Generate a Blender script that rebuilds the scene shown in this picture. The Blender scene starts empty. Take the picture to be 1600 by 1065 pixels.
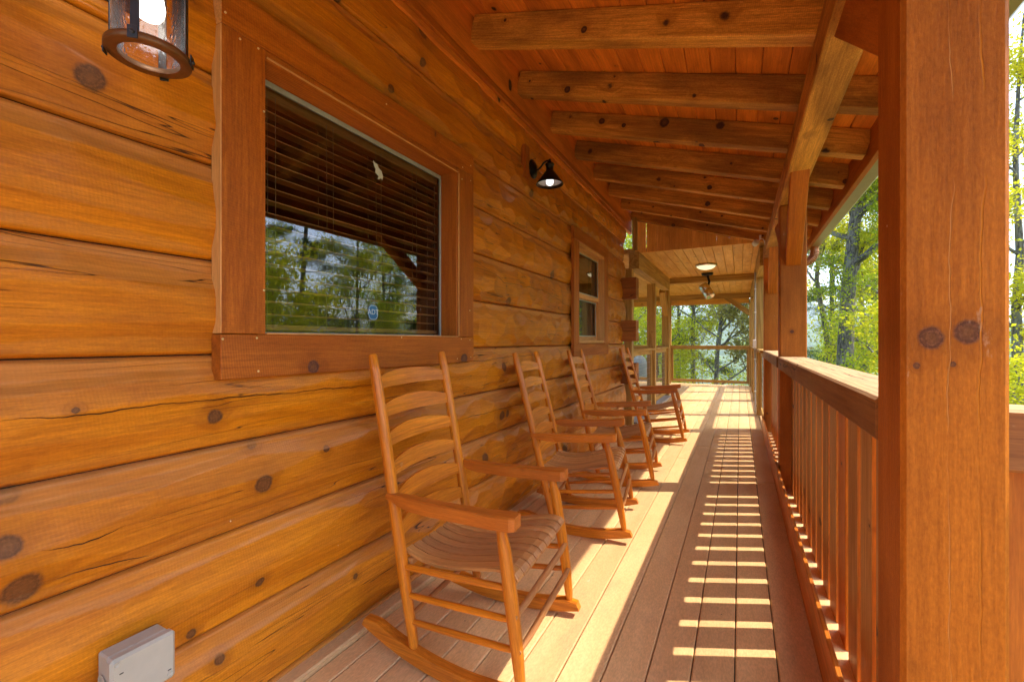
import bpy, math, random
import numpy as np
from mathutils import Vector, Matrix
R = math.radians
C = bpy.context.scene.collection
scene = bpy.context.scene
random.seed(7)

# ------------------------------------------------------------------ camera
FPX, TH, CAMH = 686.0, math.atan(356.5 / 686.0), 1.22
cam = bpy.data.cameras.new('camera')
cam.sensor_width = 36.0
cam.lens = FPX / 1600.0 * 36.0
cam.clip_start = 0.02
cam.clip_end = 20000
co = bpy.data.objects.new('camera', cam)
co.location = (0, 0, CAMH)
co.rotation_euler = (R(90), 0, TH)
C.objects.link(co)
scene.camera = co

# ------------------------------------------------------------------ sky and sun
SUN_DIR = Vector((1.0, 0.47, 1.44)).normalized()
EL = math.asin(SUN_DIR.z)
AZ = math.atan2(SUN_DIR.x, SUN_DIR.y)
w = bpy.data.worlds.new('World')
scene.world = w
w.use_nodes = True
nt = w.node_tree
nt.nodes.clear()
sky = nt.nodes.new('ShaderNodeTexSky')
sky.sky_type = 'NISHITA'
sky.sun_disc = False
sky.sun_elevation = EL
sky.sun_rotation = AZ
sky.air_density = 1.0
sky.dust_density = 1.5
sky.ozone_density = 1.0
bg = nt.nodes.new('ShaderNodeBackground')
bg.inputs['Strength'].default_value = 0.15
out = nt.nodes.new('ShaderNodeOutputWorld')
nt.links.new(sky.outputs[0], bg.inputs[0])
nt.links.new(bg.outputs[0], out.inputs[0])
sl = bpy.data.lights.new('sun', 'SUN')
sl.energy = 1.55
sl.angle = R(0.5)
sl.color = (1.0, 0.90, 0.76)
so = bpy.data.objects.new('sun', sl)
so.rotation_euler = (-SUN_DIR).to_track_quat('-Z', 'Y').to_euler()
so.location = (5, 5, 30)
C.objects.link(so)

vs = scene.view_settings
vs.view_transform = 'Standard'
vs.look = 'None'
vs.gamma = 1
vs.use_curve_mapping = False
vs.exposure = 2.36
cy = scene.cycles
cy.use_denoising = True
cy.adaptive_threshold = .02
try:
    cy.denoiser = 'OPENIMAGEDENOISE'
except Exception:
    pass
cy.max_bounces = 8
cy.diffuse_bounces = 4
cy.glossy_bounces = 4
cy.transparent_max_bounces = 8
cy.sample_clamp_indirect = 6


# ------------------------------------------------------------------ helpers
def px(x, y, Y):
    """world point seen at photo pixel x,y on the plane at distance Y along the porch"""
    u, v = (x - 800) / FPX, (531.5 - y) / FPX
    dx, dy = u * math.cos(TH) - math.sin(TH), u * math.sin(TH) + math.cos(TH)
    t = Y / dy
    return Vector((t * dx, Y, CAMH + t * v))


def tag(o, label=None, cat=None, group=None, kind=None):
    if label: o['label'] = label
    if cat: o['category'] = cat
    if group: o['group'] = group
    if kind: o['kind'] = kind
    return o


def empty(name, loc=(0, 0, 0), rz=0.0):
    o = bpy.data.objects.new(name, None)
    o.location = loc
    o.rotation_euler = (0, 0, rz)
    o.empty_display_size = .1
    C.objects.link(o)
    return o


def pxX(x, y, X):
    u, v = (x - 800) / FPX, (531.5 - y) / FPX
    dx, dy = u * math.cos(TH) - math.sin(TH), u * math.sin(TH) + math.cos(TH)
    t = X / dx
    return Vector((X, t * dy, CAMH + t * v))


class MB:
    """mesh builder: vertices, faces, and a solid wood-coordinate (wc) per vertex"""
    def __init__(s):
        s.v = []; s.f = []; s.wc = []; s.sm = []; s.mi = []; s.m = 0

    def add(s, vs, fs, wcs=None, smooth=False):
        n = len(s.v)
        s.v += [tuple(p) for p in vs]
        s.wc += [tuple(p) for p in (wcs if wcs is not None else vs)]
        s.f += [tuple(i + n for i in f) for f in fs]
        s.sm += [smooth] * len(fs)
        s.mi += [s.m] * len(fs)
        return s

    def obox(s, c, ax, half, bev=.004, seed=None):
        """bevelled box: centre, three axes (first one is the grain), half sizes"""
        c = Vector(c)
        hx, hy, hz = half
        b = min(bev, hx * .45, hy * .45, hz * .45)
        sd = seed if seed is not None else (random.uniform(0, 40), random.uniform(0, 40), random.uniform(0, 40))
        L, idx = [], {}
        for sx in (-1, 1):
            for sy in (-1, 1):
                for sz in (-1, 1):
                    idx[sx, sy, sz] = len(L)
                    L.append((sx * hx, sy * (hy - b), sz * (hz - b)))
                    L.append((sx * (hx - b), sy * hy, sz * (hz - b)))
                    L.append((sx * (hx - b), sy * (hy - b), sz * hz))
        F = []
        def q(a, nrm):
            p = [Vector(L[i]) for i in a]
            cc = sum(p, Vector()) / len(p)
            n = Vector()
            for i in range(len(p)):
                n += (p[i] - cc).cross(p[(i + 1) % len(p)] - cc)
            F.append(tuple(a) if n.dot(nrm) > 0 else tuple(reversed(a)))
        for k in (-1, 1):
            q([idx[k, -1, -1], idx[k, 1, -1], idx[k, 1, 1], idx[k, -1, 1]], Vector((k, 0, 0)))
            q([idx[-1, k, -1] + 1, idx[1, k, -1] + 1, idx[1, k, 1] + 1, idx[-1, k, 1] + 1], Vector((0, k, 0)))
            q([idx[-1, -1, k] + 2, idx[1, -1, k] + 2, idx[1, 1, k] + 2, idx[-1, 1, k] + 2], Vector((0, 0, k)))
        for a in (-1, 1):
            for d in (-1, 1):
                q([idx[-1, a, d] + 1, idx[1, a, d] + 1, idx[1, a, d] + 2, idx[-1, a, d] + 2], Vector((0, a, d)))
                q([idx[a, -1, d], idx[a, 1, d], idx[a, 1, d] + 2, idx[a, -1, d] + 2], Vector((a, 0, d)))
                q([idx[a, d, -1], idx[a, d, 1], idx[a, d, 1] + 1, idx[a, d, -1] + 1], Vector((a, d, 0)))
        for k, i in idx.items():
            q([i, i + 1, i + 2], Vector(k))
        X, Y, Z = [Vector(a) for a in ax]
        if X.cross(Y).dot(Z) < 0:
            F = [tuple(reversed(f)) for f in F]
        V = [c + X * p[0] + Y * p[1] + Z * p[2] for p in L]
        W = [(p[0] + sd[0], p[1] + sd[1], p[2] + sd[2]) for p in L]
        return s.add(V, F, W)

    def box(s, x0, x1, y0, y1, z0, z1, g='y', bev=.004, seed=None):
        c = ((x0 + x1) / 2, (y0 + y1) / 2, (z0 + z1) / 2)
        h = (abs(x1 - x0) / 2, abs(y1 - y0) / 2, abs(z1 - z0) / 2)
        e = ((1, 0, 0), (0, 1, 0), (0, 0, 1))
        o = {'x': (0, 1, 2), 'y': (1, 0, 2), 'z': (2, 0, 1)}[g]
        return s.obox(c, [e[i] for i in o], [h[i] for i in o], bev, seed)

    def beam(s, A, B, wd, ht, up=(0, 0, 1), bev=.004):
        A, B, up = Vector(A), Vector(B), Vector(up)
        d = (B - A).normalized()
        sd = d.cross(up).normalized()
        u = sd.cross(d)
        return s.obox((A + B) / 2, (d, sd, u), ((B - A).length / 2, wd / 2, ht / 2), bev)

    def tube(s, pts, rad, n=12, cap=True, smooth=True):
        pts = [Vector(p) for p in pts]
        if not hasattr(rad, '__len__'): rad = [rad] * len(pts)
        V, F, W = [], [], []
        sd = (random.uniform(0, 40), random.uniform(0, 40), random.uniform(0, 40))
        u, L = None, 0
        for i, p in enumerate(pts):
            d = (pts[min(i + 1, len(pts) - 1)] - pts[max(i - 1, 0)]).normalized()
            if u is None:
                u = d.cross(Vector((0.013, .021, 1)) if abs(d.z) < .9 else Vector((1, .02, .01))).normalized()
            u = (u - d * u.dot(d)).normalized()
            v = d.cross(u)
            if i: L += (p - pts[i - 1]).length
            for k in range(n):
                a = 2 * math.pi * k / n
                V.append(p + (u * math.cos(a) + v * math.sin(a)) * rad[i])
                W.append((sd[0] + L, sd[1] + math.cos(a) * rad[i], sd[2] + math.sin(a) * rad[i]))
            if i:
                a0, b0 = (i - 1) * n, i * n
                F += [(a0 + k, a0 + (k + 1) % n, b0 + (k + 1) % n, b0 + k) for k in range(n)]
        s.add(V, F, W, smooth)
        if cap:
            m = len(pts) - 1
            s.add(V[:n], [tuple(reversed(range(n)))], W[:n])
            s.add(V[m * n:], [tuple(range(n))], W[m * n:])
        return s

    def lathe(s, prof, c=(0, 0, 0), axis=(0, 0, 1), n=32, smooth=True):
        c, a = Vector(c), Vector(axis).normalized()
        u = a.cross(Vector((0, 1, 0)) if abs(a.y) < .9 else Vector((1, 0, 0))).normalized()
        v = a.cross(u)
        V, F = [], []
        for i, (r, z) in enumerate(prof):
            for k in range(n):
                t = 2 * math.pi * k / n
                V.append(c + a * z + (u * math.cos(t) + v * math.sin(t)) * r)
            if i:
                F += [((i - 1) * n + k, (i - 1) * n + (k + 1) % n, i * n + (k + 1) % n, i * n + k) for k in range(n)]
        return s.add(V, F, None, smooth)

    def prism(s, poly, h0, h1, f, seed=None, smooth=False):
        """polygon (a,b) extruded between h0..h1, f(a,b,h)->point, wood grain along a"""
        n = len(poly)
        sd = seed or (random.uniform(0, 40), random.uniform(0, 40), random.uniform(0, 40))
        V = [f(a, b, h0) for a, b in poly] + [f(a, b, h1) for a, b in poly]
        W = [(a + sd[0], b + sd[1], h0 + sd[2]) for a, b in poly] + [(a + sd[0], b + sd[1], h1 + sd[2]) for a, b in poly]
        F = [tuple(reversed(range(n))), tuple(range(n, 2 * n))]
        F += [(i, (i + 1) % n, n + (i + 1) % n, n + i) for i in range(n)]
        return s.add(V, F, W, smooth)

    def build(s, name, mats, parent=None, label=None):
        me = bpy.data.meshes.new(name)
        me.from_pydata([tuple(p) for p in s.v], [], s.f)
        if not isinstance(mats, (list, tuple)): mats = [mats]
        for m in mats: me.materials.append(m)
        me.polygons.foreach_set('use_smooth', s.sm)
        me.polygons.foreach_set('material_index', s.mi)
        a = me.attributes.new('wc', 'FLOAT_VECTOR', 'POINT')
        a.data.foreach_set('vector', np.array(s.wc, dtype=np.float32).ravel())
        me.update()
        o = bpy.data.objects.new(name, me)
        C.objects.link(o)
        o.parent = parent
        if label: o['label'] = label
        return o


def npmesh(name, V, F, mats, wc=None, smooth=False, mi=None, parent=None):
    me = bpy.data.meshes.new(name)
    V = np.asarray(V, dtype=np.float32); F = np.asarray(F, dtype=np.int32)
    k = F.shape[1]
    me.vertices.add(len(V)); me.vertices.foreach_set('co', V.ravel())
    me.loops.add(F.size); me.loops.foreach_set('vertex_index', F.ravel())
    me.polygons.add(len(F))
    me.polygons.foreach_set('loop_start', np.arange(0, F.size, k, dtype=np.int32))
    me.polygons.foreach_set('loop_total', np.full(len(F), k, dtype=np.int32))
    for m in (mats if isinstance(mats, (list, tuple)) else [mats]): me.materials.append(m)
    me.polygons.foreach_set('use_smooth', np.full(len(F), smooth, dtype=bool))
    if mi is not None: me.polygons.foreach_set('material_index', np.asarray(mi, dtype=np.int32))
    if wc is not None:
        a = me.attributes.new('wc', 'FLOAT_VECTOR', 'POINT')
        a.data.foreach_set('vector', np.asarray(wc, dtype=np.float32).ravel())
    me.update(calc_edges=True)
    me.validate()
    o = bpy.data.objects.new(name, me)
    C.objects.link(o)
    o.parent = parent
    return o


def copy_tree(o, parent=None):
    c = o.copy(); C.objects.link(c); c.parent = parent
    for ch in list(o.children): copy_tree(ch, c)
    return c


# ------------------------------------------------------------------ materials
class NT:
    def __init__(s, name):
        s.mat = bpy.data.materials.new(name)
        s.mat.use_nodes = True
        s.t = s.mat.node_tree
        s.t.nodes.clear()

    def n(s, typ, **kw):
        nd = s.t.nodes.new(typ)
        for k, v in kw.items():
            if k.startswith('_'): setattr(nd, k[1:], v)
        return nd

    def put(s, sock, v):
        if hasattr(v, 'is_output') or isinstance(v, bpy.types.NodeSocket): s.t.links.new(v, sock)
        elif v is not None: sock.default_value = v

    def m(s, op, a, b=None, c=None, clamp=False):
        nd = s.n('ShaderNodeMath', _operation=op, _use_clamp=clamp)
        s.put(nd.inputs[0], a); s.put(nd.inputs[1], b)
        if c is not None: s.put(nd.inputs[2], c)
        return nd.outputs[0]

    def vm(s, op, a, b=None):
        nd = s.n('ShaderNodeVectorMath', _operation=op)
        s.put(nd.inputs[0], a); s.put(nd.inputs[1], b)
        return nd.outputs['Value'] if op in ('LENGTH', 'DOT_PRODUCT') else nd.outputs[0]

    def noise(s, vec, scale=1, detail=2, rough=.5, dist=0):
        nd = s.n('ShaderNodeTexNoise')
        s.put(nd.inputs['Vector'], vec)
        nd.inputs['Scale'].default_value = scale
        nd.inputs['Detail'].default_value = detail
        nd.inputs['Roughness'].default_value = rough
        nd.inputs['Distortion'].default_value = dist
        return nd.outputs[0]

    def ramp(s, f, lo, hi, a=0.0, b=1.0, smooth=True):
        nd = s.n('ShaderNodeMapRange')
        nd.interpolation_type = 'SMOOTHSTEP' if smooth else 'LINEAR'
        s.put(nd.inputs['Value'], f)
        for k, v in (('From Min', lo), ('From Max', hi), ('To Min', a), ('To Max', b)): s.put(nd.inputs[k], v)
        return nd.outputs[0]

    def mix(s, f, a, b, mode='MIX'):
        nd = s.n('ShaderNodeMix', _data_type='RGBA', _blend_type=mode)
        s.put(nd.inputs[0], f)
        for sk, v in ((nd.inputs[6], a), (nd.inputs[7], b)):
            s.put(sk, (*v, 1) if isinstance(v, tuple) and len(v) == 3 else v)
        return nd.outputs[2]

    def bsdf(s, col, rough=.5, bump=None, bstr=.3, bdist=.002, **kw):
        b = s.n('ShaderNodeBsdfPrincipled')
        s.put(b.inputs['Base Color'], (*col, 1) if isinstance(col, tuple) and len(col) == 3 else col)
        s.put(b.inputs['Roughness'], rough)
        for k, v in kw.items():
            s.put(b.inputs[k.replace('_', ' ')], v)
        if bump is not None:
            bn = s.n('ShaderNodeBump')
            bn.inputs['Strength'].default_value = bstr
            bn.inputs['Distance'].default_value = bdist
            s.put(bn.inputs['Height'], bump)
            s.put(b.inputs['Normal'], bn.outputs[0])
        return b.outputs[0]

    def done(s, sh):
        o = s.n('ShaderNodeOutputMaterial')
        s.t.links.new(sh, o.inputs['Surface'])
        return s.mat


def wood(name, light, dark, knotc=(.05, .018, .008), rough=.45, knots=.55, ksc=(1.3, 5, 5), band=.55, fine=.25,
         blotch=.35, blotchc=None, checks=0.0, saw=0.0, scuff=0.0, bstr=.35, coat=0.0, krad=1.0, spec=.28, specks=0.0, mottle=0.0, kd=False, fixed=(), split=None, piece=.12):
    t = NT(name)
    P = P0 = t.n('ShaderNodeAttribute', _attribute_name='wc').outputs['Vector']
    oi = t.n('ShaderNodeObjectInfo').outputs['Random']
    cb = t.n('ShaderNodeCombineXYZ')
    for i in range(3): t.put(cb.inputs[i], t.m('MULTIPLY', oi, 13.7 + i * 5))
    P = t.vm('ADD', P, cb.outputs[0])
    # knots: nearest point of a stretched cell pattern, measured back in metres
    V = t.vm('MULTIPLY', P, ksc)
    vo = t.n('ShaderNodeTexVoronoi', _feature='F1')
    t.put(vo.inputs['Vector'], V)
    vo.inputs['Scale'].default_value = 1
    diff = t.vm('MULTIPLY', t.vm('SUBTRACT', V, vo.outputs['Position']), (1 / ksc[0], 1 / ksc[1], .6 / ksc[2]))
    wob = t.noise(P, 38, 3, .6)
    d = t.m('MULTIPLY', t.vm('LENGTH', diff), t.m('ADD', .75, t.m('MULTIPLY', wob, .5)))
    sp = t.n('ShaderNodeSeparateColor'); t.put(sp.inputs[0], vo.outputs['Color'])
    r = t.m('MULTIPLY', t.m('ADD', .007, t.m('MULTIPLY', t.m('POWER', sp.outputs[1], 2.0), .02)), krad)
    on = t.m('LESS_THAN', sp.outputs[0], knots)
    dr = t.m('DIVIDE', d, r)
    km = t.m('MULTIPLY', t.ramp(dr, .8, 1.15, 1, 0), on)
    halo = t.m('MULTIPLY', t.ramp(dr, .8, 3.2, 1, 0), on)
    fd = None
    if kd:
        fd = t.m('MULTIPLY', t.n('ShaderNodeAttribute', _attribute_name='kd').outputs['Fac'], t.m('ADD', .75, t.m('MULTIPLY', wob, .5)))
    for (kc_, mk_, kr) in fixed:
        q_ = t.vm('MULTIPLY', t.vm('SUBTRACT', P0, kc_), tuple(m_ / kr for m_ in mk_))
        q_ = t.m('MULTIPLY', t.vm('LENGTH', q_), t.m('ADD', .75, t.m('MULTIPLY', wob, .5)))
        fd = q_ if fd is None else t.m('MINIMUM', fd, q_)
    if fd is not None:
        km = t.m('MAXIMUM', km, t.ramp(fd, .75, 1.1, 1, 0))
        halo = t.m('MAXIMUM', halo, t.ramp(fd, .8, 3.4, 1, 0))
        d = t.m('MINIMUM', d, t.m('MULTIPLY', fd, .022))
    # grain figure bent around the knots
    Q = t.vm('MULTIPLY', P, (.45, 8, 8))
    bend = t.n('ShaderNodeCombineXYZ')
    t.put(bend.inputs[1], t.m('MULTIPLY', halo, .35)); t.put(bend.inputs[2], t.m('MULTIPLY', halo, .2))
    Q = t.vm('ADD', Q, bend.outputs[0])
    n1 = t.noise(Q, 1, 2, .45, .3)
    bnd = t.m('SINE', t.m('MULTIPLY', n1, 42))
    bnd = t.m('MULTIPLY', t.m('ADD', bnd, 1), .5)
    bnd = t.m('POWER', bnd, 1.6)
    fi = t.noise(t.vm('MULTIPLY', P, (5, 130, 130)), 1, 3, .65)
    bl = t.noise(t.vm('MULTIPLY', P, (1.3, 5, 5)), 1, 3, .6)
    col = t.mix(t.m('MULTIPLY', bnd, band), light, dark)
    f2 = t.ramp(bl, .35, .7, 0, blotch)
    col = t.mix(f2, col, blotchc or tuple(c * .62 for c in dark))
    g = t.ramp(fi, .25, .75, 1 - fine, 1 + fine * .6, False)
    g2 = t.noise(t.vm('MULTIPLY', P, (34, 260, 260)), 1, 2, .7)
    g = t.m('MULTIPLY', g, t.ramp(g2, .3, .7, .90, 1.08, False))
    pc_ = t.noise(t.vm('MULTIPLY', P, (.12, .4, .4)), 1, 0)
    g = t.m('MULTIPLY', g, t.ramp(pc_, .3, .7, 1 - piece, 1 + piece * .7, False))
    if kd:
        g = t.m('MULTIPLY', g, t.m('ADD', 1.0, t.m('MULTIPLY', t.n('ShaderNodeAttribute', _attribute_name='fr').outputs['Fac'], .07)))
    gc = t.n('ShaderNodeCombineXYZ')
    for i in range(3): t.put(gc.inputs[i], g if i == 0 else t.m('POWER', g, 1.2))
    col = t.mix(1.0, col, gc.outputs[0], 'MULTIPLY')
    col = t.mix(t.m('MULTIPLY', halo, .45), col, tuple(c * .6 for c in dark))
    rings = t.m('MULTIPLY', t.m('ADD', t.m('SINE', t.m('ADD', t.m('MULTIPLY', d, 800), t.m('MULTIPLY', wob, 9))), 1), .5)
    kn_ = t.noise(t.vm('MULTIPLY', P, (160, 160, 160)), 1, 3, .7)
    rings = t.m('MULTIPLY', rings, t.ramp(kn_, .3, .7, .1, .8))
    kc = t.mix(rings, knotc, tuple(c * 1.9 for c in knotc))
    kc = t.mix(t.ramp(kn_, .45, .75, 0, .55), kc, tuple(c * 2.6 for c in knotc))
    kin = t.ramp(dr if fd is None else t.m('MINIMUM', t.m('ADD', dr, t.m('MULTIPLY', t.m('SUBTRACT', 1.0, on), 9)), fd), .1, .8, .6, 0)
    kc = t.mix(kin, kc, (.20, .075, .020))
    col = t.mix(km, col, kc)
    height = t.m('ADD', t.m('ADD', t.m('MULTIPLY', fi, .6), t.m('MULTIPLY', g2, .4)), t.m('MULTIPLY', bnd, .25))
    if mottle:
        mo = t.noise(t.vm('MULTIPLY', P, (90, 190, 190)), 1, 5, .8)
        mg = t.ramp(mo, .3, .7, 1 - mottle, 1 + mottle * .8, False)
        gm = t.n('ShaderNodeCombineXYZ')
        for i in range(3): t.put(gm.inputs[i], mg if i == 0 else t.m('POWER', mg, 1.25))
        col = t.mix(1.0, col, gm.outputs[0], 'MULTIPLY')
        height = t.m('ADD', height, mo)
    if kd:
        cr = t.m('ABSOLUTE', t.n('ShaderNodeAttribute', _attribute_name='cr').outputs['Fac'])
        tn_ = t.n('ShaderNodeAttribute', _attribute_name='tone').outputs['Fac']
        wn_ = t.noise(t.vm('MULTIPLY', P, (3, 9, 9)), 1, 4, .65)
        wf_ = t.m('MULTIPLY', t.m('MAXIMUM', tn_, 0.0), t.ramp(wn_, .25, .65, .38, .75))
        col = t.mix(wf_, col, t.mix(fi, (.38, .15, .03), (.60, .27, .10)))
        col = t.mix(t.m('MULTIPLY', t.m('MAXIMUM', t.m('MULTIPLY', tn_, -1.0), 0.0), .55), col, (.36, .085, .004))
        ln_ = t.ramp(cr, .0008, .0026, 1, 0)
        col = t.mix(t.m('MULTIPLY', ln_, .92), col, (.02, .008, .004))
        height = t.m('SUBTRACT', height, t.m('MULTIPLY', ln_, 2.5))
    if split:
        spx = t.n('ShaderNodeSeparateXYZ'); t.put(spx.inputs[0], P0)
        wv_ = t.m('MULTIPLY', t.m('SUBTRACT', t.noise(t.vm('MULTIPLY', P0, (2.2, 0, 0)), 1, 4, .6), .5), .05)
        for (c0, wdt, colr) in split:
            dl = t.m('ABSOLUTE', t.m('SUBTRACT', spx.outputs[1], t.m('ADD', c0, wv_)))
            ln_ = t.m('MULTIPLY', t.ramp(dl, wdt * .5, wdt, 1, 0), t.ramp(t.noise(t.vm('MULTIPLY', P0, (3.3, 0, 0)), 1, 3), .42, .55, 0, 1))
            col = t.mix(ln_, col, colr)
            height = t.m('SUBTRACT', height, t.m('MULTIPLY', ln_, 1.5))
    if checks:
        ck = t.noise(t.vm('MULTIPLY', P, (.9, 22, 5)), 1, 2, .5, .2)
        gate = t.ramp(t.noise(t.vm('MULTIPLY', P, (.8, 3, 3)), 1, 1), .5, .6, 0, 1)
        line = t.m('MULTIPLY', t.ramp(t.m('ABSOLUTE', t.m('SUBTRACT', ck, .5)), 0, .012 * checks, 1, 0), gate)
        col = t.mix(t.m('MULTIPLY', line, .9), col, (.02, .008, .004))
        height = t.m('SUBTRACT', height, t.m('MULTIPLY', line, 2.5))
    if saw:
        swn = t.m('SINE', t.m('ADD', t.m('MULTIPLY', t.vm('DOT_PRODUCT', P, (1, .12, .1)), 760), t.m('MULTIPLY', t.noise(P, 6, 2), 9)))
        sg = t.m('MULTIPLY', swn, t.ramp(t.noise(P, 4, 2), .35, .65, .1, saw))
        height = t.m('ADD', height, sg)
        swc = t.ramp(sg, -.8, .8, .86, 1.1)
        gc2 = t.n('ShaderNodeCombineXYZ')
        for i in range(3): t.put(gc2.inputs[i], swc)
        col = t.mix(1.0, col, gc2.outputs[0], 'MULTIPLY')
    if scuff:
        sc_ = t.ramp(t.noise(t.vm('MULTIPLY', P, (6, 14, 14)), 1, 5, .75), .66, .72, 0, scuff)
        col = t.mix(sc_, col, (.62, .42, .26))
    if specks:
        sk = t.n('ShaderNodeTexVoronoi', _feature='F1')
        t.put(sk.inputs['Vector'], P); sk.inputs['Scale'].default_value = 9
        sps = t.n('ShaderNodeSeparateColor'); t.put(sps.inputs[0], sk.outputs['Color'])
        sm = t.m('MULTIPLY', t.m('LESS_THAN', sk.outputs['Distance'], .022), t.m('LESS_THAN', sps.outputs[0], specks))
        col = t.mix(sm, col, (.75, .6, .42))
    rg = t.ramp(bl, .3, .7, rough - .05, rough + .12)
    return t.done(t.bsdf(col, rg, height, bstr, .0012, Specular_IOR_Level=spec, Coat_Weight=coat, Coat_Roughness=.25))


M = {}
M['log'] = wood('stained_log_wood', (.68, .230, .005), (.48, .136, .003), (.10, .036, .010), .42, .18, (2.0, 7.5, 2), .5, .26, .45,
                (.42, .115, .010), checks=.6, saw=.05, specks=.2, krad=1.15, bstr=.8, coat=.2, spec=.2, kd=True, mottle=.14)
M['trim'] = wood('rough_trim_wood', (.49, .135, .008), (.35, .08, .004), (.06, .022, .014), .5, .45, (1.6, 6, 6), .45, .3, .4,
                 (.27, .075, .012), saw=.3, specks=.1, mottle=.2)
_tk = lambda a_, b_, y_, z_: (pxX(a_, b_, -1.404).y - y_, 0, pxX(a_, b_, -1.404).z - z_)
M['trimlow'] = wood('knotty_trim_wood', (.49, .135, .008), (.35, .08, .004), (.085, .03, .018), .5, .05, (1.6, 6, 6), .45, .3, .4,
                    (.27, .075, .012), saw=.55, specks=.1, mottle=.15, fixed=[(_tk(492, 572, 1.5035, 1.1705), (1, 0, 1), .026), (_tk(728, 559, 1.5035, 1.1705), (1, 0, 1.2), .034)])
M['trimface'] = wood('planed_trim_wood', (.72, .36, .11), (.6, .27, .07), rough=.5, knots=.0)
PW = dict(rough=.6, spec=.15, knots=.6, ksc=(2.4, 7, 7), band=.1, fine=.2, blotch=.7, blotchc=(.28, .075, .010), scuff=.3, krad=1.3, bstr=1.0, specks=.3, mottle=.2)
M['post'] = wood('rough_sawn_post_wood', (.52, .160, .016), (.38, .10, .009), (.075, .025, .018), **PW)
PWN = dict(PW); PWN['knots'] = .12
_kz = lambda X_, Y_: (px(X_, Y_, 1.107).z - .864, px(X_, Y_, 1.107).x - .354)
M['postnear'] = wood('nearest_post_wood', (.52, .160, .012), (.38, .105, .008), (.11, .04, .018), fixed=[((*_kz(a_, b_), 0), (.85, 1, 0), r_) for a_, b_, r_ in ((1455, 527, .020), (1512, 518, .021), (1432, 570, .006), (1489, 568, .005))],
                     split=[(-.006, .0011, (.60, .25, .06)), (.036, .0020, (.56, .18, .012))], **PWN)
M['rail'] = wood('weathered_rail_wood', (.32, .13, .034), (.20, .072, .016), (.05, .02, .014), .6, .4, (2, 7, 7), .6, .3, .5,
                 (.25, .1, .035), checks=.8, scuff=.25)
M['baluster'] = wood('baluster_board_wood', (.66, .19, .010), (.46, .11, .006), (.06, .02, .012), .48, .4, (2, 7, 7), .5, .3, .5,
                     (.28, .09, .02), scuff=.2, specks=.15)
M['baluster2'] = wood('tan_baluster_wood', (.56, .29, .095), (.40, .185, .05), (.06, .02, .012), .55, .5, (2, 7, 7), .6, .3, .5, (.30, .12, .03), scuff=.3, specks=.15)
M['railtop'] = wood('bleached_rail_top_wood', (.56, .36, .18), (.44, .26, .11), (.12, .06, .03), .7, .3, (2, 7, 7), .6, .3, .5, (.46, .25, .10), checks=1.6, split=[(.0, .0035, (.03, .015, .008)), (.045, .002, (.05, .025, .012))])
M['rafter'] = wood('rafter_wood', (.80, .37, .055), (.54, .21, .02), (.05, .018, .010), (.6), .95, (4.6, 9, 5), .6, .4, .8,
                   (.22, .085, .018), saw=.3, krad=1.35, mottle=.3)
M['ceil'] = wood('ceiling_board_wood', (.88, .28, .028), (.68, .19, .018), (.03, .01, .006), .45, .5, (1.6, 8, 8), .4, .2, .5,
                 (.25, .055, .01))
M['gable'] = wood('gable_board_wood', (.90, .42, .08), (.74, .28, .045), (.05, .018, .01), .5, .6, (2.5, 7, 7), .5, .2, .4)
M['pale'] = wood('treated_pine_wood', (.50, .29, .065), (.32, .165, .028), (.08, .035, .015), .55, .3, (1.6, 6, 6), .9, .2, .3, (.4, .22, .06))
M['paleceil'] = wood('pale_ceiling_wood', (.74, .40, .07), (.60, .28, .04), (.16, .06, .02), .45, .95, (2.4, 8, 8), .5, .2, .45, (.48, .20, .035))
M['stub'] = wood('end_log_wood', (.44, .145, .022), (.32, .09, .012), (.05, .02, .01), .5, .3, saw=.3, mottle=.2, checks=.8)
M['chair'] = wood('chair_wood', (.78, .255, .014), (.57, .155, .007), (.3, .1, .03), .32, .12, (2, 9, 9), .75, .34, .5, (.36, .10, .015), scuff=.3, coat=.15, krad=.6)
M['chairarm'] = wood('chair_arm_wood', (.66, .19, .018), (.46, .11, .008), (.25, .07, .02), .3, .12, (2, 9, 9), .5, .2, .45, (.34, .085, .015), scuff=.2, coat=.15, krad=.6)
M['seat'] = wood('chair_seat_wood', (.56, .25, .07), (.44, .17, .04), (.25, .1, .04), .42, .05, (2, 9, 9), .08, .3, .5, (.36, .16, .07), scuff=.3, coat=.1, krad=.6)
M['rung'] = wood('chair_rung_wood', (.60, .24, .055), (.40, .14, .03), rough=.4, knots=.05, blotch=.5, blotchc=(.36, .19, .09), scuff=.4)
M['blind'] = wood('blind_slat_wood', (.80, .38, .13), (.7, .3, .1), rough=.35, knots=0)
M['redwood'] = wood('dark_red_rail_wood', (.34, .09, .03), (.25, .06, .02), rough=.6, knots=.2)


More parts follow.
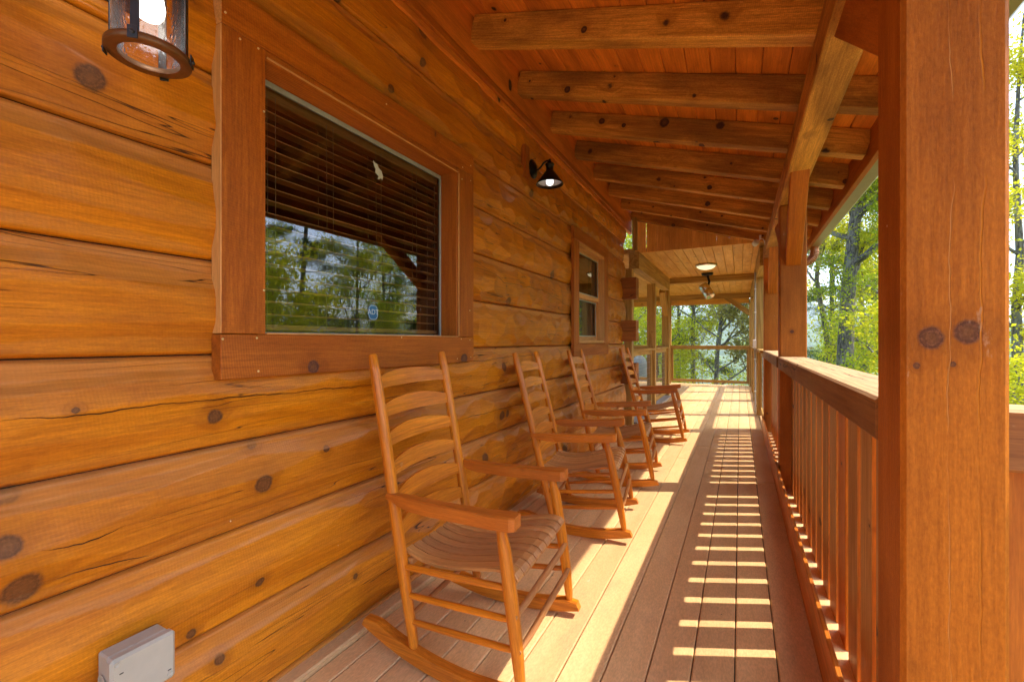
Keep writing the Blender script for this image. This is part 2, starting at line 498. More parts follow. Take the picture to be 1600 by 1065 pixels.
def deck_mat():
    t = NT('composite_decking')
    P = t.n('ShaderNodeAttribute', _attribute_name='wc').outputs['Vector']
    a = t.noise(t.vm('MULTIPLY', P, (1.2, 6, 6)), 1, 4, .6)
    b = t.noise(t.vm('MULTIPLY', P, (60, 160, 160)), 1, 2, .6)
    col = t.mix(t.ramp(a, .3, .7), (.82, .535, .25), (.75, .455, .195))
    sm = t.noise(t.vm('MULTIPLY', P, (3, 5, 5)), 1, 5, .7, .5)
    col = t.mix(t.ramp(sm, .48, .72, 0, .65), col, (.64, .39, .19))
    pc_ = t.noise(t.vm('MULTIPLY', P, (.1, .4, .4)), 1, 0)
    g = t.m('MULTIPLY', t.ramp(b, .2, .8, .84, 1.1), t.ramp(pc_, .3, .7, .86, 1.08, False))
    gc = t.n('ShaderNodeCombineXYZ')
    for i in range(3): t.put(gc.inputs[i], g)
    col = t.mix(1, col, gc.outputs[0], 'MULTIPLY')
    wv = t.noise(t.vm('MULTIPLY', P, (14, 40, 40)), 1, 5, .8)
    col = t.mix(t.ramp(wv, .68, .72, 0, .5), col, (.86, .72, .55))
    vo = t.n('ShaderNodeTexVoronoi', _feature='F1'); t.put(vo.inputs['Vector'], P); vo.inputs['Scale'].default_value = 14
    sp = t.n('ShaderNodeSeparateColor'); t.put(sp.inputs[0], vo.outputs['Color'])
    sk = t.m('MULTIPLY', t.m('LESS_THAN', vo.outputs['Distance'], .04), t.m('LESS_THAN', sp.outputs[0], .2))
    col = t.mix(sk, col, (.12, .07, .04))
    return t.done(t.bsdf(col, t.ramp(a, .3, .7, .42, .6), b, .3, .0006))


M['deck'] = deck_mat()


def plain(name, col, rough=.5, metal=0.0, bump=0.0, bscale=200, **kw):
    t = NT(name)
    tc = t.n('ShaderNodeTexCoord').outputs['Object']
    n_ = t.noise(tc, 12, 4, .6)
    c = t.mix(t.ramp(n_, .3, .7, 0, .35), col, tuple(x * .72 for x in col))
    return t.done(t.bsdf(c, rough, t.noise(tc, bscale, 3) if bump else None, bump, .0006, Metallic=metal, **kw))


M['black'] = plain('black_bronze_metal', (.018, .014, .012), .38, .7)
M['strap'] = plain('grey_iron_strap', (.07, .072, .08), .45, .8)
M['grey'] = plain('grey_plastic', (.45, .42, .34), .45, 0, .1)
M['greydark'] = plain('grey_plastic_slot', (.05, .05, .05), .6)
M['white'] = plain('white_plastic', (.78, .76, .72), .4)
M['vinyl'] = plain('window_vinyl', (.34, .37, .32), .4)
M['screw'] = plain('brass_screw_head', (.85, .66, .32), .35, .6)
M['gap'] = plain('dark_gap', (.03, .014, .007), .9)
M['room'] = plain('room_wall_paint', (.16, .075, .03), .8)
M['copper'] = plain('copper_brown_aluminium', (.42, .15, .05), .35, .35)
M['gutter'] = plain('gutter_underside_metal', (.40, .32, .17), .35, .5, .4, 18)
M['steel'] = plain('brushed_steel', (.62, .58, .50), .25, 1.0)
M['conduit'] = plain('grey_conduit', (.42, .38, .34), .45, .2)
M['cover'] = plain('grey_cover_cloth', (.26, .28, .26), .8)
M['wire'] = plain('galvanised_wire', (.38, .36, .30), .4, .6)
M['cord'] = plain('blind_cord_fibre', (.5, .33, .2), .8)
M['blue'] = plain('blue_sticker_vinyl', (.02, .16, .38), .4)
M['stickw'] = plain('white_sticker_print', (.7, .78, .8), .5)
M['paint'] = plain('pale_paint_smear', (.55, .58, .48), .7)


def glassmat(name, ior=1.6, tint=(.86, .9, .86), bump=False, wav=0.0, opac=0.0):
    t = NT(name)
    fr = t.n('ShaderNodeFresnel'); fr.inputs['IOR'].default_value = ior
    tr = t.n('ShaderNodeBsdfTransparent'); tr.inputs['Color'].default_value = (*tint, 1)
    gl = t.n('ShaderNodeBsdfGlossy'); gl.inputs['Roughness'].default_value = .0
    gl.inputs['Color'].default_value = (.95, .97, 1, 1)
    if bump or wav:
        tc = t.n('ShaderNodeTexCoord').outputs['Object']
        bn = t.n('ShaderNodeBump')
        if bump:
            v = t.n('ShaderNodeTexVoronoi', _feature='SMOOTH_F1')
            t.put(v.inputs['Vector'], t.vm('MULTIPLY', tc, (1, 1, .5))); v.inputs['Scale'].default_value = 150
            h = t.ramp(v.outputs['Distance'], 0, .45, 1, 0)
            bn.inputs['Strength'].default_value = .4; bn.inputs['Distance'].default_value = .0014
            gl.inputs['Roughness'].default_value = .12
        else:
            h = t.noise(t.vm('MULTIPLY', tc, (1, .7, 3)), 5, 1)
            bn.inputs['Strength'].default_value = 1; bn.inputs['Distance'].default_value = wav
        t.put(bn.inputs['Height'], h)
        t.put(gl.inputs['Normal'], bn.outputs[0]); t.put(fr.inputs['Normal'], bn.outputs[0])
    mx = t.n('ShaderNodeMixShader')
    t.put(mx.inputs[0], t.m('ADD', fr.outputs[0], opac, clamp=True))
    t.put(mx.inputs[1], tr.outputs[0]); t.put(mx.inputs[2], gl.outputs[0])
    return t.done(mx.outputs[0])


M['glass'] = glassmat('window_glass', 2.0, (.86, .88, .8), wav=0)
M['seeded'] = glassmat('seeded_lantern_glass', 1.35, (.95, .88, .8), bump=True, opac=.02)


def emis(name, col, st):
    t = NT(name)
    e = t.n('ShaderNodeEmission'); e.inputs[0].default_value = (*col, 1); e.inputs[1].default_value = st
    return t.done(e.outputs[0])


M['bulb'] = emis('lit_bulb', (1, .98, .95), 2.2)
M['bulbdim'] = emis('dim_bulb', (1, .98, .95), .4)
M['lining'] = plain('white_enamel_lining', (.38, .37, .36), .4)
M['dome'] = emis('lit_dome_glass', (1, .80, .46), .28)


def leafmat(name, a, b, c, trans=.5):
    t = NT(name)
    P = t.n('ShaderNodeNewGeometry').outputs['Position']
    n_ = t.noise(P, 1.3, 2)
    n2 = t.noise(P, 19, 1)
    oi = t.n('ShaderNodeObjectInfo').outputs['Random']
    f = t.m('ADD', t.m('MULTIPLY', n_, .7), t.m('MULTIPLY', oi, .35))
    col = t.mix(t.ramp(f, .3, .75), a, b)
    col = t.mix(t.ramp(n2, .35, .65, 0, .6), col, c)
    df = t.n('ShaderNodeBsdfDiffuse'); t.put(df.inputs[0], col)
    tl = t.n('ShaderNodeBsdfTranslucent'); t.put(tl.inputs[0], t.mix(1, col, (1.5, 1.35, .55), 'MULTIPLY'))
    mx = t.n('ShaderNodeMixShader'); mx.inputs[0].default_value = trans
    t.put(mx.inputs[1], df.outputs[0]); t.put(mx.inputs[2], tl.outputs[0])
    return t.done(mx.outputs[0])


M['leaf'] = leafmat('spring_leaf', (.32, .42, .045), (.19, .31, .035), (.42, .46, .06))
M['leafy'] = leafmat('yellow_green_leaf', (.52, .54, .05), (.36, .45, .04), (.6, .56, .07))
M['leafp'] = leafmat('pine_needle', (.09, .15, .05), (.06, .11, .045), (.14, .19, .07), .3)
M['leafr'] = leafmat('pale_budding_leaf', (.34, .33, .12), (.25, .26, .11), (.40, .34, .16))


def barkmat():
    t = NT('grey_bark')
    P = t.n('ShaderNodeAttribute', _attribute_name='wc').outputs['Vector']
    a = t.noise(t.vm('MULTIPLY', P, (5, 22, 22)), 1, 5, .65, .5)
    b = t.noise(t.vm('MULTIPLY', P, (2, 5, 5)), 1, 3)
    col = t.mix(t.ramp(a, .35, .65), (.06, .052, .044), (.25, .225, .19))
    col = t.mix(t.ramp(b, .5, .7, 0, .6), col, (.33, .33, .27))
    return t.done(t.bsdf(col, .9, a, .9, .02))


M['bark'] = barkmat()


def groundmat():
    t = NT('forest_ground')
    P = t.n('ShaderNodeNewGeometry').outputs['Position']
    a = t.noise(P, .35, 5, .65)
    b = t.noise(P, 6, 4, .7)
    col = t.mix(t.ramp(a, .35, .65), (.10, .14, .035), (.17, .13, .07))
    col = t.mix(t.ramp(b, .4, .7, 0, .7), col, (.06, .085, .025))
    far = t.noise(P, .02, 6, .7)
    sp = t.n('ShaderNodeSeparateXYZ'); t.put(sp.inputs[0], P)
    dist = t.vm('LENGTH', P)
    wd = t.mix(t.ramp(far, .4, .6), (.035, .07, .02), (.10, .15, .04))
    col = t.mix(t.ramp(dist, 60, 160), col, wd)
    return t.done(t.bsdf(col, .95, a, .5, .2))


M['ground'] = groundmat()
M['patio'] = plain('grey_patio_board', (.30, .27, .24), .7, 0, .2, 60)
exec_order = 0
# ==================================================================== SETTING
# ------------------------------------------------------------------ terrain (one sheet to the horizon)
def terrain():
    rs = [0, 2, 4, 6, 8, 10, 13, 16, 20, 25, 31, 38, 47, 58, 72, 90, 112, 140, 175, 220, 280, 350, 440, 560, 700, 880,
          1100, 1350, 1600, 1850, 2100, 2350, 2600, 2850, 3100, 3400, 3800, 4400]
    n = 240
    V = []
    for r in rs:
        for k in range(n):
            a = 2 * math.pi * k / n
            x, y = r * math.sin(a), r * math.cos(a) + 3
            z = ground_z(x, y)
            V.append((x, y, z))
    F = []
    for i in range(len(rs) - 1):
        for k in range(n):
            F.append((i * n + k, i * n + (k + 1) % n, (i + 1) * n + (k + 1) % n, (i + 1) * n + k))
    o = npmesh('ground', V, F, M['ground'], smooth=True)
    tag(o, kind='structure')


def ground_z(x, y):
    d = math.hypot(x, y - 3)
    a = math.atan2(x, y)
    z = -2.5 - 30 * (1 - math.exp(-max(0, d - 5) / 130)) + .25 * math.sin(x * .5) * math.sin(y * .4 + 1)
    def ss(e0, e1, v):
        t_ = min(1, max(0, (v - e0) / (e1 - e0))); return t_ * t_ * (3 - 2 * t_)
    z += 150 * ss(700, 1700, d) * (.45 + .3 * math.sin(a * 7 + 1) + .2 * math.sin(a * 17 + 2) + .1 * math.sin(a * 41)) * (1 - ss(1800, 2300, d))
    z += 330 * ss(2000, 3100, d) * (.62 + .2 * math.sin(a * 5 + 2.2) + .13 * math.sin(a * 13 + .4) + .05 * math.sin(a * 37))
    return z


terrain()


# ------------------------------------------------------------------ deck
def deck():
    b = MB()
    xs = [.4680 - .0] 
    pitch = .143
    edges = [.268 - pitch * i for i in range(12)]      # inner deck seams
    def board(x0, x1, y0, y1, z=0.0):
        b.box(x0, x1, y0, y1, z - .025, z, 'y', .004)
    def rows(x0, x1, y0, y1, joints):
        js = [y0] + [j for j in joints if y0 < j < y1] + [y1]
        for i in range(len(js) - 1):
            board(x0 + .0022, x1 - .0022, js[i] + .0015, js[i + 1] - .0015)
    rnd = random.Random(3)
    for i in range(11):
        j = [rnd.uniform(-1, 1.0), 4.88 if i % 2 else 2.2 + 4 * rnd.random(), 9.75]
        rows(edges[i + 1], edges[i], -3, 13.62, sorted(j))
    board(-1.389, -1.3072, -3, 6.24)
    rows(.2725, .415, -3, 13.62, [5.2, 9.75])
    rows(.415, .47, -3, 13.62, [])
    x = -1.309
    while x > -4.6:
        rows(x - pitch, x, 6.26 if x < -1.4 else 6.26, 13.62, [9.75])
        x -= pitch
    x = .474
    while x < 1.7:
        rows(x, x + pitch, -3, 1.27, [])
        x += pitch
    o = b.build('deck', M['deck'])
    tag(o, kind='structure')
    u = MB().box(-4.7, .44, -3, 13.6, -.2, -.032, 'y', .002).box(.44, 1.7, -3, 1.26, -.2, -.033, 'y', .002)
    tag(u.build('deck_framing', M['gap']), kind='structure')
    s = MB().box(-1.46, -1.3915, -3, 6.0, -.02, .022, 'y', .006)
    return s


base_strip = deck()
bs = base_strip.build('base_board', M['deck'])
tag(bs, 'tan composite strip lying along the foot of the log wall', 'base board')

# ------------------------------------------------------------------ log wall
W_X = -1.460
SEAMS = [-.25, .035, .322, .606, .89, 1.178, 1.470, 1.765, 2.05, 2.328, 2.60, 2.845]
WIN1 = (.90, 2.10, 1.225, 2.215)   # y0 y1 z0 z1 rough openings
WIN2 = (4.13, 5.09, 1.20, 2.215)
wall = empty('log_wall', (-1.45, 2.0, 0))
tag(wall, 'long cabin wall of hand-hewn orange logs behind the rocking chairs', 'log wall')


KN = []
for (a_, b_, r_) in [(145, 118, 22), (18, 775, 17), (15, 855, 20), (40, 922, 26), (340, 650, 12), (415, 755, 15), (402, 695, 8), (411, 910, 8), (308, 993, 8), (347, 1030, 9),
                     (665, 45, 13), (613, 137, 7), (665, 95, 7), (720, 88, 5), (790, 572, 8), (787, 648, 8), (795, 645, 6), (512, 700, 6), (475, 575, 9), (760, 715, 9), (885, 700, 8), (800, 470, 8), (868, 428, 8), (835, 300, 7), (905, 590, 6), (560, 900, 5), (120, 640, 6)]:
    u_, v_ = (a_ - 800) / FPX, (531.5 - b_) / FPX
    dx_, dy_ = u_ * math.cos(TH) - math.sin(TH), u_ * math.sin(TH) + math.cos(TH)
    t_ = -1.42 / dx_
    KN.append((t_ * dy_, CAMH + t_ * v_, r_ * t_ / FPX))
CRK = []
for pl in ([(0, 657), (100, 650), (180, 641), (330, 623), (460, 612), (560, 602), (640, 597)], [(712, 656), (750, 647), (790, 636), (830, 628)], [(740, 398), (790, 440), (850, 452), (895, 480)],
           [(700, 566), (760, 562), (800, 556), (850, 553)], [(60, 862), (130, 848), (200, 820)], [(95, 905), (160, 885), (250, 870)]):
    q_ = []
    for a_, b_ in pl:
        u_, v_ = (a_ - 800) / FPX, (531.5 - b_) / FPX
        dx_, dy_ = u_ * math.cos(TH) - math.sin(TH), u_ * math.sin(TH) + math.cos(TH)
        t_ = -1.42 / dx_
        q_.append((t_ * dy_, CAMH + t_ * v_))
    CRK.append(q_)


def log_course(i):
    z0, z1 = SEAMS[i] + .0018, SEAMS[i + 1] - .0018
    H = z1 - z0
    rnd = np.random.RandomState(100 + i)
    y0, y1 = -3.0, 6.16 + (.11 if i % 2 == 0 else 0.0)
    nz, ny = 58, 760
    ys = np.concatenate([np.linspace(y0, .2, 60, endpoint=False), np.linspace(.2, y1, ny)])
    zs = np.linspace(0, H, nz)
    Yg, Zg = np.meshgrid(ys, zs, indexing='ij')
    off = np.full(Yg.shape, .034)
    rows = [(.06, .011, .85), (.23, .0225, .42), (.42, .0295, .10), (.60, .0290, -.20), (.78, .0220, -.55), (.94, .0095, -1.05)]
    tone = np.zeros(Yg.shape); frr = np.zeros(Yg.shape)
    for ri, (t, o_, sl_) in enumerate(rows):
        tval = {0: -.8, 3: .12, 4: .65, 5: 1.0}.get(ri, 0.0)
        yc = y0 - .2
        while yc < y1 + .3:
            lf = 2.3 if yc < 1.3 else (1.35 if yc < 2.2 else .78)
            ln = rnd.uniform(.18, .42) * lf
            cz = H * t + rnd.uniform(-.012, .012)
            oo = o_ + rnd.uniform(-.005, .003)
            sz = sl_ * rnd.uniform(.75, 1.25)
            sy = rnd.uniform(-.035, .035) / lf
            act = np.abs(Yg - yc) < ln * 1.6
            cut = oo + sz * (Zg - cz) + sy * (Yg - yc) + (.42 if lf > 2 else .60) / lf ** 2 * (Yg - yc) ** 2 + .9 * (Zg - cz) ** 2
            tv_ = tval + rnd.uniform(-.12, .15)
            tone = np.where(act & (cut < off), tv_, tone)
            frr = np.where(act & (cut < off), rnd.uniform(-1, 1) * (1.0 if lf > 1.4 else (.8 if lf > 1 else 1.9)), frr)
            off = np.where(act, np.minimum(off, cut), off)
            yc += ln * .82
    off += .0006 * np.sin(Yg * 41 + Zg * 9)
    edge = np.minimum(Zg, H - Zg)
    off = np.maximum(off, .009)
    off = np.minimum(off, -.004 + edge * 1.6)
    endf = np.clip((y1 - Yg) / .03, 0, 1)
    off = off * np.sqrt(endf)
    X = W_X + off
    nyy, nzz = Yg.shape
    V = np.stack([X, Yg, Zg + z0], -1)
    lo = V[:, :1].copy(); lo[..., 0] = -1.485
    hi = V[:, -1:].copy(); hi[..., 0] = -1.485
    V = np.concatenate([lo, V, hi], 1)
    nzz += 2
    W = np.stack([V[..., 1] + 3.1 * i, V[..., 2] + 7 * i, V[..., 0] + .5 * i], -1)
    idx = np.arange(nyy * nzz).reshape(nyy, nzz)
    a, b_, c_, d_ = idx[:-1, :-1], idx[1:, :-1], idx[1:, 1:], idx[:-1, 1:]
    cyy = (V[:-1, :-1, 1] + V[1:, 1:, 1]) / 2
    czz = (V[:-1, :-1, 2] + V[1:, 1:, 2]) / 2
    keep = np.ones(cyy.shape, bool)
    for (a0, a1, b0, b1) in (WIN1, WIN2):
        keep &= ~((cyy > a0) & (cyy < a1) & (czz > b0) & (czz < b1))
    F = np.stack([a[keep], b_[keep], c_[keep], d_[keep]], -1)
    # body behind the face (end cap)
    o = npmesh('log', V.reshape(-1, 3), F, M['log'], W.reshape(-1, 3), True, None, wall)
    Yv, Zv = V[..., 1].ravel(), V[..., 2].ravel()
    kdv = np.full(Yv.shape, 9.0)
    for (ky, kz, kr) in KN:
        kdv = np.minimum(kdv, np.hypot(Yv - ky, Zv - kz) / kr)
    crv = np.full(Yv.shape, 1.0)
    for q_ in CRK:
        qa = np.array(q_)
        zc = np.interp(Yv, qa[:, 0], qa[:, 1]) + .0022 * np.sin(Yv * 23) + .0012 * np.sin(Yv * 71) + .0006 * np.sin(Yv * 211)
        m_ = (Yv > qa[0, 0]) & (Yv < qa[-1, 0]) & (np.abs(Zv - zc) < .03)
        e_ = np.minimum(Yv - qa[0, 0], qa[-1, 0] - Yv)
        sd_ = (Zv - zc)
        crv = np.where(m_, sd_ / np.clip(e_ / .06, .15, 1) / (.55 + .45 * np.sin(Yv * 9) ** 2), crv)
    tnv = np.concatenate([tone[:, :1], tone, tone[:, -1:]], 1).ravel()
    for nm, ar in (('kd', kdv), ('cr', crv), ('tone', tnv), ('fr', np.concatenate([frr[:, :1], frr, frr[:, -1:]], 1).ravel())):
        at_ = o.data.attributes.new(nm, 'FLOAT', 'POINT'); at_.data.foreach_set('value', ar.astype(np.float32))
    return o


for i in range(len(SEAMS) - 1):
    log_course(i)
bk = MB()
# solid body of the wall behind the log faces, with the two openings left free
def wallbody(x0, x1, y0, y1, z0, z1):
    ysp = [y0, WIN1[0], WIN1[1], WIN2[0], WIN2[1], y1]
    for k in range(5):
        if k in (1, 3):
            zz = WIN1 if k == 1 else WIN2
            bk.box(x0, x1, ysp[k], ysp[k + 1], z0, zz[2], 'y', .0001)
            bk.box(x0, x1, ysp[k], ysp[k + 1], zz[3], z1, 'y', .0001)
        else:
            bk.box(x0, x1, ysp[k], ysp[k + 1], z0, z1, 'y', .0001)
wallbody(-1.62, -1.470, -3, 6.14, -.3, 3.0)
bk.build('wall_core', M['gap'], wall)
# crossing logs of the side wall: alternate ends stick out past the corner
for i in (3, 5, 7):
    z0, z1 = SEAMS[i + 1] - .255 + (.0), SEAMS[i + 1] + .03
    b = MB().box(-5.2, -1.245, 6.02, 6.2, z0 + .001, (z0 + z1) / 2 - .0015, 'x', .003).box(-5.2, -1.245, 6.02, 6.2, (z0 + z1) / 2 + .0015, z1, 'x', .003)
    b.build('log_end', M['stub'], wall)
sw = MB()
for i in range(len(SEAMS) - 1):
    if i not in (3, 5, 7):
        sw.box(-5.2, -1.452, 6.04, 6.19, SEAMS[i] + .003, SEAMS[i + 1] - .003, 'x', .01)
sw.build('side_wall', M['stub'], wall)
# ledger board and moulding above the logs
MB().box(-1.47, -1.422, -3, 6.6, 2.80, 3.17, 'y', .002).build('ledger_board', M['ceil'], wall)
ml = MB().box(-1.4225, -1.398, -3, 6.05, 2.832, 2.868, 'y', .003).box(-1.4225, -1.408, -3, 6.05, 2.868, 2.890, 'y', .003)
ml.build('moulding', M['trim'], wall)


# ------------------------------------------------------------------ windows (parts of the wall)
def screw(parent, x, y, z, nrm='x', r=.0035):
    b = MB().lathe([(0.0004, .0012), (r * .45, .0012), (r * .5, .0002), (r * .7, .0014), (r, .001), (r, -.002)], (x, y, z), (1, 0, 0), 14)
    o = b.build('screw', M['screw'], parent)


def L(o, p):
    """re-express a world-built child in its parent's space"""
    return o


def lit_edgemat(o):  # camera-side edges take paler planed wood, light from behind put into the colour
    for p in o.data.polygons:
        if p.normal.y < -.5: p.material_index = 1


win = empty('window'); win.parent = wall
FX = -1.399
J = MB()
lit_edgemat(MB().box(-1.45, FX, .787, .931, 1.2435, 2.202, 'z', .002).build('trim_board', [M['trim'], M['trimface']], win))
MB().box(-1.43, FX, 2.083, 2.233, 1.2435, 2.202, 'z', .002).build('trim_board', M['trim'], win)
MB().box(-1.45, FX + .001, .787, 2.233, 1.100, 1.241, 'y', .002, (0, 0, 0)).build('trim_board', M['trimlow'], win)
lit_edgemat(MB().box(-1.45, FX, .787, 2.233, 2.2045, 2.328, 'y', .002).build('trim_board', [M['trim'], M['trimface']], win))
fr = MB()
fr.box(-1.56, -1.403, .905, .934, 1.236, 2.2, 'z', .002)
fr.box(-1.56, -1.403, 2.060, 2.090, 1.236, 2.2, 'z', .002)
fr.box(-1.56, -1.403, .934, 2.060, 2.172, 2.202, 'y', .002)
fr.box(-1.56, -1.403, .934, 2.060, 1.226, 1.2465, 'y', .002)
fr.build('frame', M['trim'], win)
e = MB().box(-1.4025, -1.3965, 2.0725, 2.0815, 1.247, 2.172, 'z', .001)
e.box(-1.4025, -1.3965, .935, 2.072, 2.1745, 2.180, 'y', .001).box(-1.4015, -1.3975, .935, 2.07, 1.2425, 1.2475, 'y', .001)
e.build('frame_bead', M['trimface'], win)
g = MB()
g.box(-1.522, -1.508, .935, 2.059, 2.150, 2.171, 'y', .002).box(-1.522, -1.506, 2.046, 2.059, 1.247, 2.15, 'z', .002)
g.box(-1.522, -1.506, .935, .948, 1.247, 2.15, 'z', .002).box(-1.522, -1.508, .948, 2.046, 1.247, 1.253, 'y', .002)
g.build('glazing_strip', M['vinyl'], win)
MB().add([(-1.511, .94, 1.247), (-1.511, 2.055, 1.247), (-1.511, 2.055, 2.168), (-1.511, .94, 2.168)], [(0, 1, 2, 3)]).build('pane', M['glass'], win)
for y_, z_ in [(.80, 2.24), (.905, 2.19), (.845, 2.185), (.925, 1.99), (.925, 1.39), (.792, 1.226), (.90, 1.23), (.905, 1.12),
               (2.115, 2.22), (2.20, 2.26), (2.108, 2.15), (2.20, 2.17), (2.19, 1.40), (2.10, 1.232), (2.19, 1.226), (2.2, 1.125), (2.06, 1.12), (1.6, 1.237), (1.5, 2.29)]:
    screw(win, FX + .001, y_, z_)

# second, double-hung window
w2 = empty('window'); w2.parent = wall
MB().box(-1.43, FX, 3.995, 4.150, 1.195, 2.212, 'z', .002).build('trim_board', M['trim'], w2)
MB().box(-1.43, FX, 5.075, 5.235, 1.195, 2.212, 'z', .002).build('trim_board', M['trim'], w2)
MB().box(-1.43, FX + .001, 3.995, 5.235, 2.2145, 2.335, 'y', .002).build('trim_board', M['trim'], w2)
MB().box(-1.43, FX + .001, 3.995, 5.235, 1.07, 1.1925, 'y', .002).build('trim_board', M['trim'], w2)
f2 = MB()
f2.box(-1.56, -1.404, 4.13, 4.1535, 1.2, 2.212, 'z', .002).box(-1.56, -1.404, 5.06, 5.085, 1.2, 2.212, 'z', .002)
f2.box(-1.56, -1.404, 4.1535, 5.06, 2.18, 2.212, 'y', .002).box(-1.56, -1.404, 4.1535, 5.06, 1.197, 1.225, 'y', .002)
f2.build('frame', M['trimface'], w2)
s2 = MB()
for z0, z1, x0 in ((1.225, 1.70, -1.49), (1.675, 2.18, -1.465)):
    s2.box(x0 - .03, x0, 4.154, 4.19, z0, z1, 'z', .002).box(x0 - .03, x0, 5.022, 5.0595, z0, z1, 'z', .002)
    s2.box(x0 - .03, x0, 4.19, 5.022, z0, z0 + .045, 'y', .002).box(x0 - .03, x0, 4.19, 5.022, z1 - .035, z1, 'y', .002)
s2.build('sash', [M['trimface']], w2)
v2 = MB()
for z0, z1, x0 in ((1.27, 1.665, -1.4925), (1.72, 2.145, -1.4675)):
    v2.box(x0, x0 + .004, 5.008, 5.022, z0, z1, 'z', .001).box(x0, x0 + .004, 4.19, 4.204, z0, z1, 'z', .001)
    v2.box(x0, x0 + .004, 4.204, 5.008, z0, z0 + .01, 'y', .001).box(x0, x0 + .004, 4.204, 5.008, z1 - .012, z1, 'y', .001)
v2.build('glazing_strip', M['vinyl'], w2)
MB().add([(-1.505, 4.18, 1.25), (-1.505, 5.03, 1.25), (-1.505, 5.03, 1.69), (-1.505, 4.18, 1.69)], [(0, 1, 2, 3)]).build('pane', M['glass'], w2)
MB().add([(-1.48, 4.18, 1.70), (-1.48, 5.03, 1.70), (-1.48, 5.03, 2.17), (-1.48, 4.18, 2.17)], [(0, 1, 2, 3)]).build('pane', M['glass'], w2)

# everything built under the wall Empty was modelled in world space
def rebase(root):
    inv = Matrix.Translation(root.location) @ Matrix.Rotation(root.rotation_euler.z, 4, 'Z')
    inv = inv.inverted()
    for ch in root.children:
        if ch.type == 'MESH' or ch.type == 'FONT':
            ch.matrix_local = inv @ ch.matrix_local
        else:
            ch.location = inv @ ch.location
rebase(wall)
for w_ in (win, w2):
    w_.scale = (1, .985, .985)
    w_.location.z += 1.22 * .015
w2.location.y += .035

# room behind the windows
rm = MB()
for q_ in ((-5.0, -4.9, -3, 6.0, 0, 3), (-4.9, -1.63, -3.1, -3, 0, 3), (-4.9, -1.63, 6.0, 6.01, 0, 3), (-4.9, -1.63, -3, 6.0, -.05, 0), (-4.9, -1.63, -3, 6.0, 2.7, 2.75)):
    rm.box(*q_, 'y', .001)
tag(rm.build('room_wall', M['room']), kind='structure')

# blind, sticker and smear on the big window
bl = empty('window_blind', (-1.56, 1.5, 1.26))
tag(bl, 'brown wooden venetian blind with open slats inside the big window', 'window blind')
MB().box(-.025, .025, -.55, .55, .845, .895, 'y', .003).build('head_rail', M['blind'], bl)
MB().box(-.02, .02, -.55, .55, .0, .02, 'y', .003).build('bottom_rail', M['blind'], bl)
sl_ = MB()
sl_.obox((0, 0, 0), ((0, 1, 0), (1, 0, 0), (0, 0, 1)), (.55, .024, .0023), .0006)
s0 = sl_.build('slat', M['blind'], bl)
for k in range(17):
    o = s0 if k == 0 else s0.copy()
    if k: C.objects.link(o); o.parent = bl
    o.location = (0, random.uniform(-.002, .002), .058 + k * .0465)
    o.rotation_euler = (0, R(random.uniform(-1.5, 1.5)), 0)
for yy in (-.49, -.23, .05, .31, .5):
    c = MB()
    for xo in (-.026, .026): c.tube([(xo, yy, .01), (xo + .001, yy + .002, .45), (xo, yy, .86)], .0011, 5)
    c.tube([(.03, yy + .03, .86), (.03, yy + .031, .5), (.032, yy + .03, .1 + .2 * random.random())], .0013, 5)
    c.build('cord', M['cord'], bl)
st = empty('window_sticker', tuple(pxX(583, 487, -1.5095)))
tag(st, 'small blue alarm company sticker with white letters on the big window glass', 'sticker')
oc = [(.031 * math.copysign(abs(math.cos(a)) ** .7, math.cos(a)), .036 * math.copysign(abs(math.sin(a)) ** .8, math.sin(a))) for a in [2 * math.pi * k / 28 for k in range(28)]]
b = MB().prism(oc, 0, .0006, lambda a, b_, h: (h, a, b_)); b.build('backing', M['blue'], st)
b = MB()
oc2 = [(a * .92, b_ * .92) for a, b_ in oc]
n_ = len(oc)
b.add([(.0007, a, b_) for a, b_ in oc2] + [(.0007, a * .94, b_ * .94) for a, b_ in oc2], [(i, (i + 1) % n_, n_ + (i + 1) % n_, n_ + i) for i in range(n_)])
b.build('border', M['stickw'], st)
fc = bpy.data.curves.new('lettering', 'FONT'); fc.body = 'ADT'; fc.size = .034; fc.align_x = 'CENTER'; fc.align_y = 'CENTER'; fc.extrude = .0001
ft = bpy.data.objects.new('tmp', fc); C.objects.link(ft)
bpy.context.view_layer.update()
fm = bpy.data.meshes.new_from_object(ft.evaluated_get(bpy.context.evaluated_depsgraph_get()))
bpy.data.objects.remove(ft)
fm.materials.clear(); fm.materials.append(M['stickw'])
fo = bpy.data.objects.new('lettering', fm); C.objects.link(fo); fo.parent = st
fo.location = (.001, 0, .001); fo.rotation_euler = (R(90), 0, R(90))
sm_ = [(0, .03), (.012, .022), (.02, .024), (.03, .01), (.043, .004), (.05, -.012), (.047, -.03), (.04, -.022), (.034, -.03), (.022, -.034), (.028, -.02), (.01, -.012), (.012, .002), (.004, .012)]
o = MB().prism([(a, b_) for a, b_ in sm_], 0, .0008, lambda a, b_, h: (-1.5095 + h, pxX(583, 262, -1.5095).y + a * 1.25, pxX(583, 262, -1.5095).z + b_ * 1.25)).build('paint_smear', M['paint'])
tag(o, 'pale splash of dried paint near the top of the big window', 'paint smear')

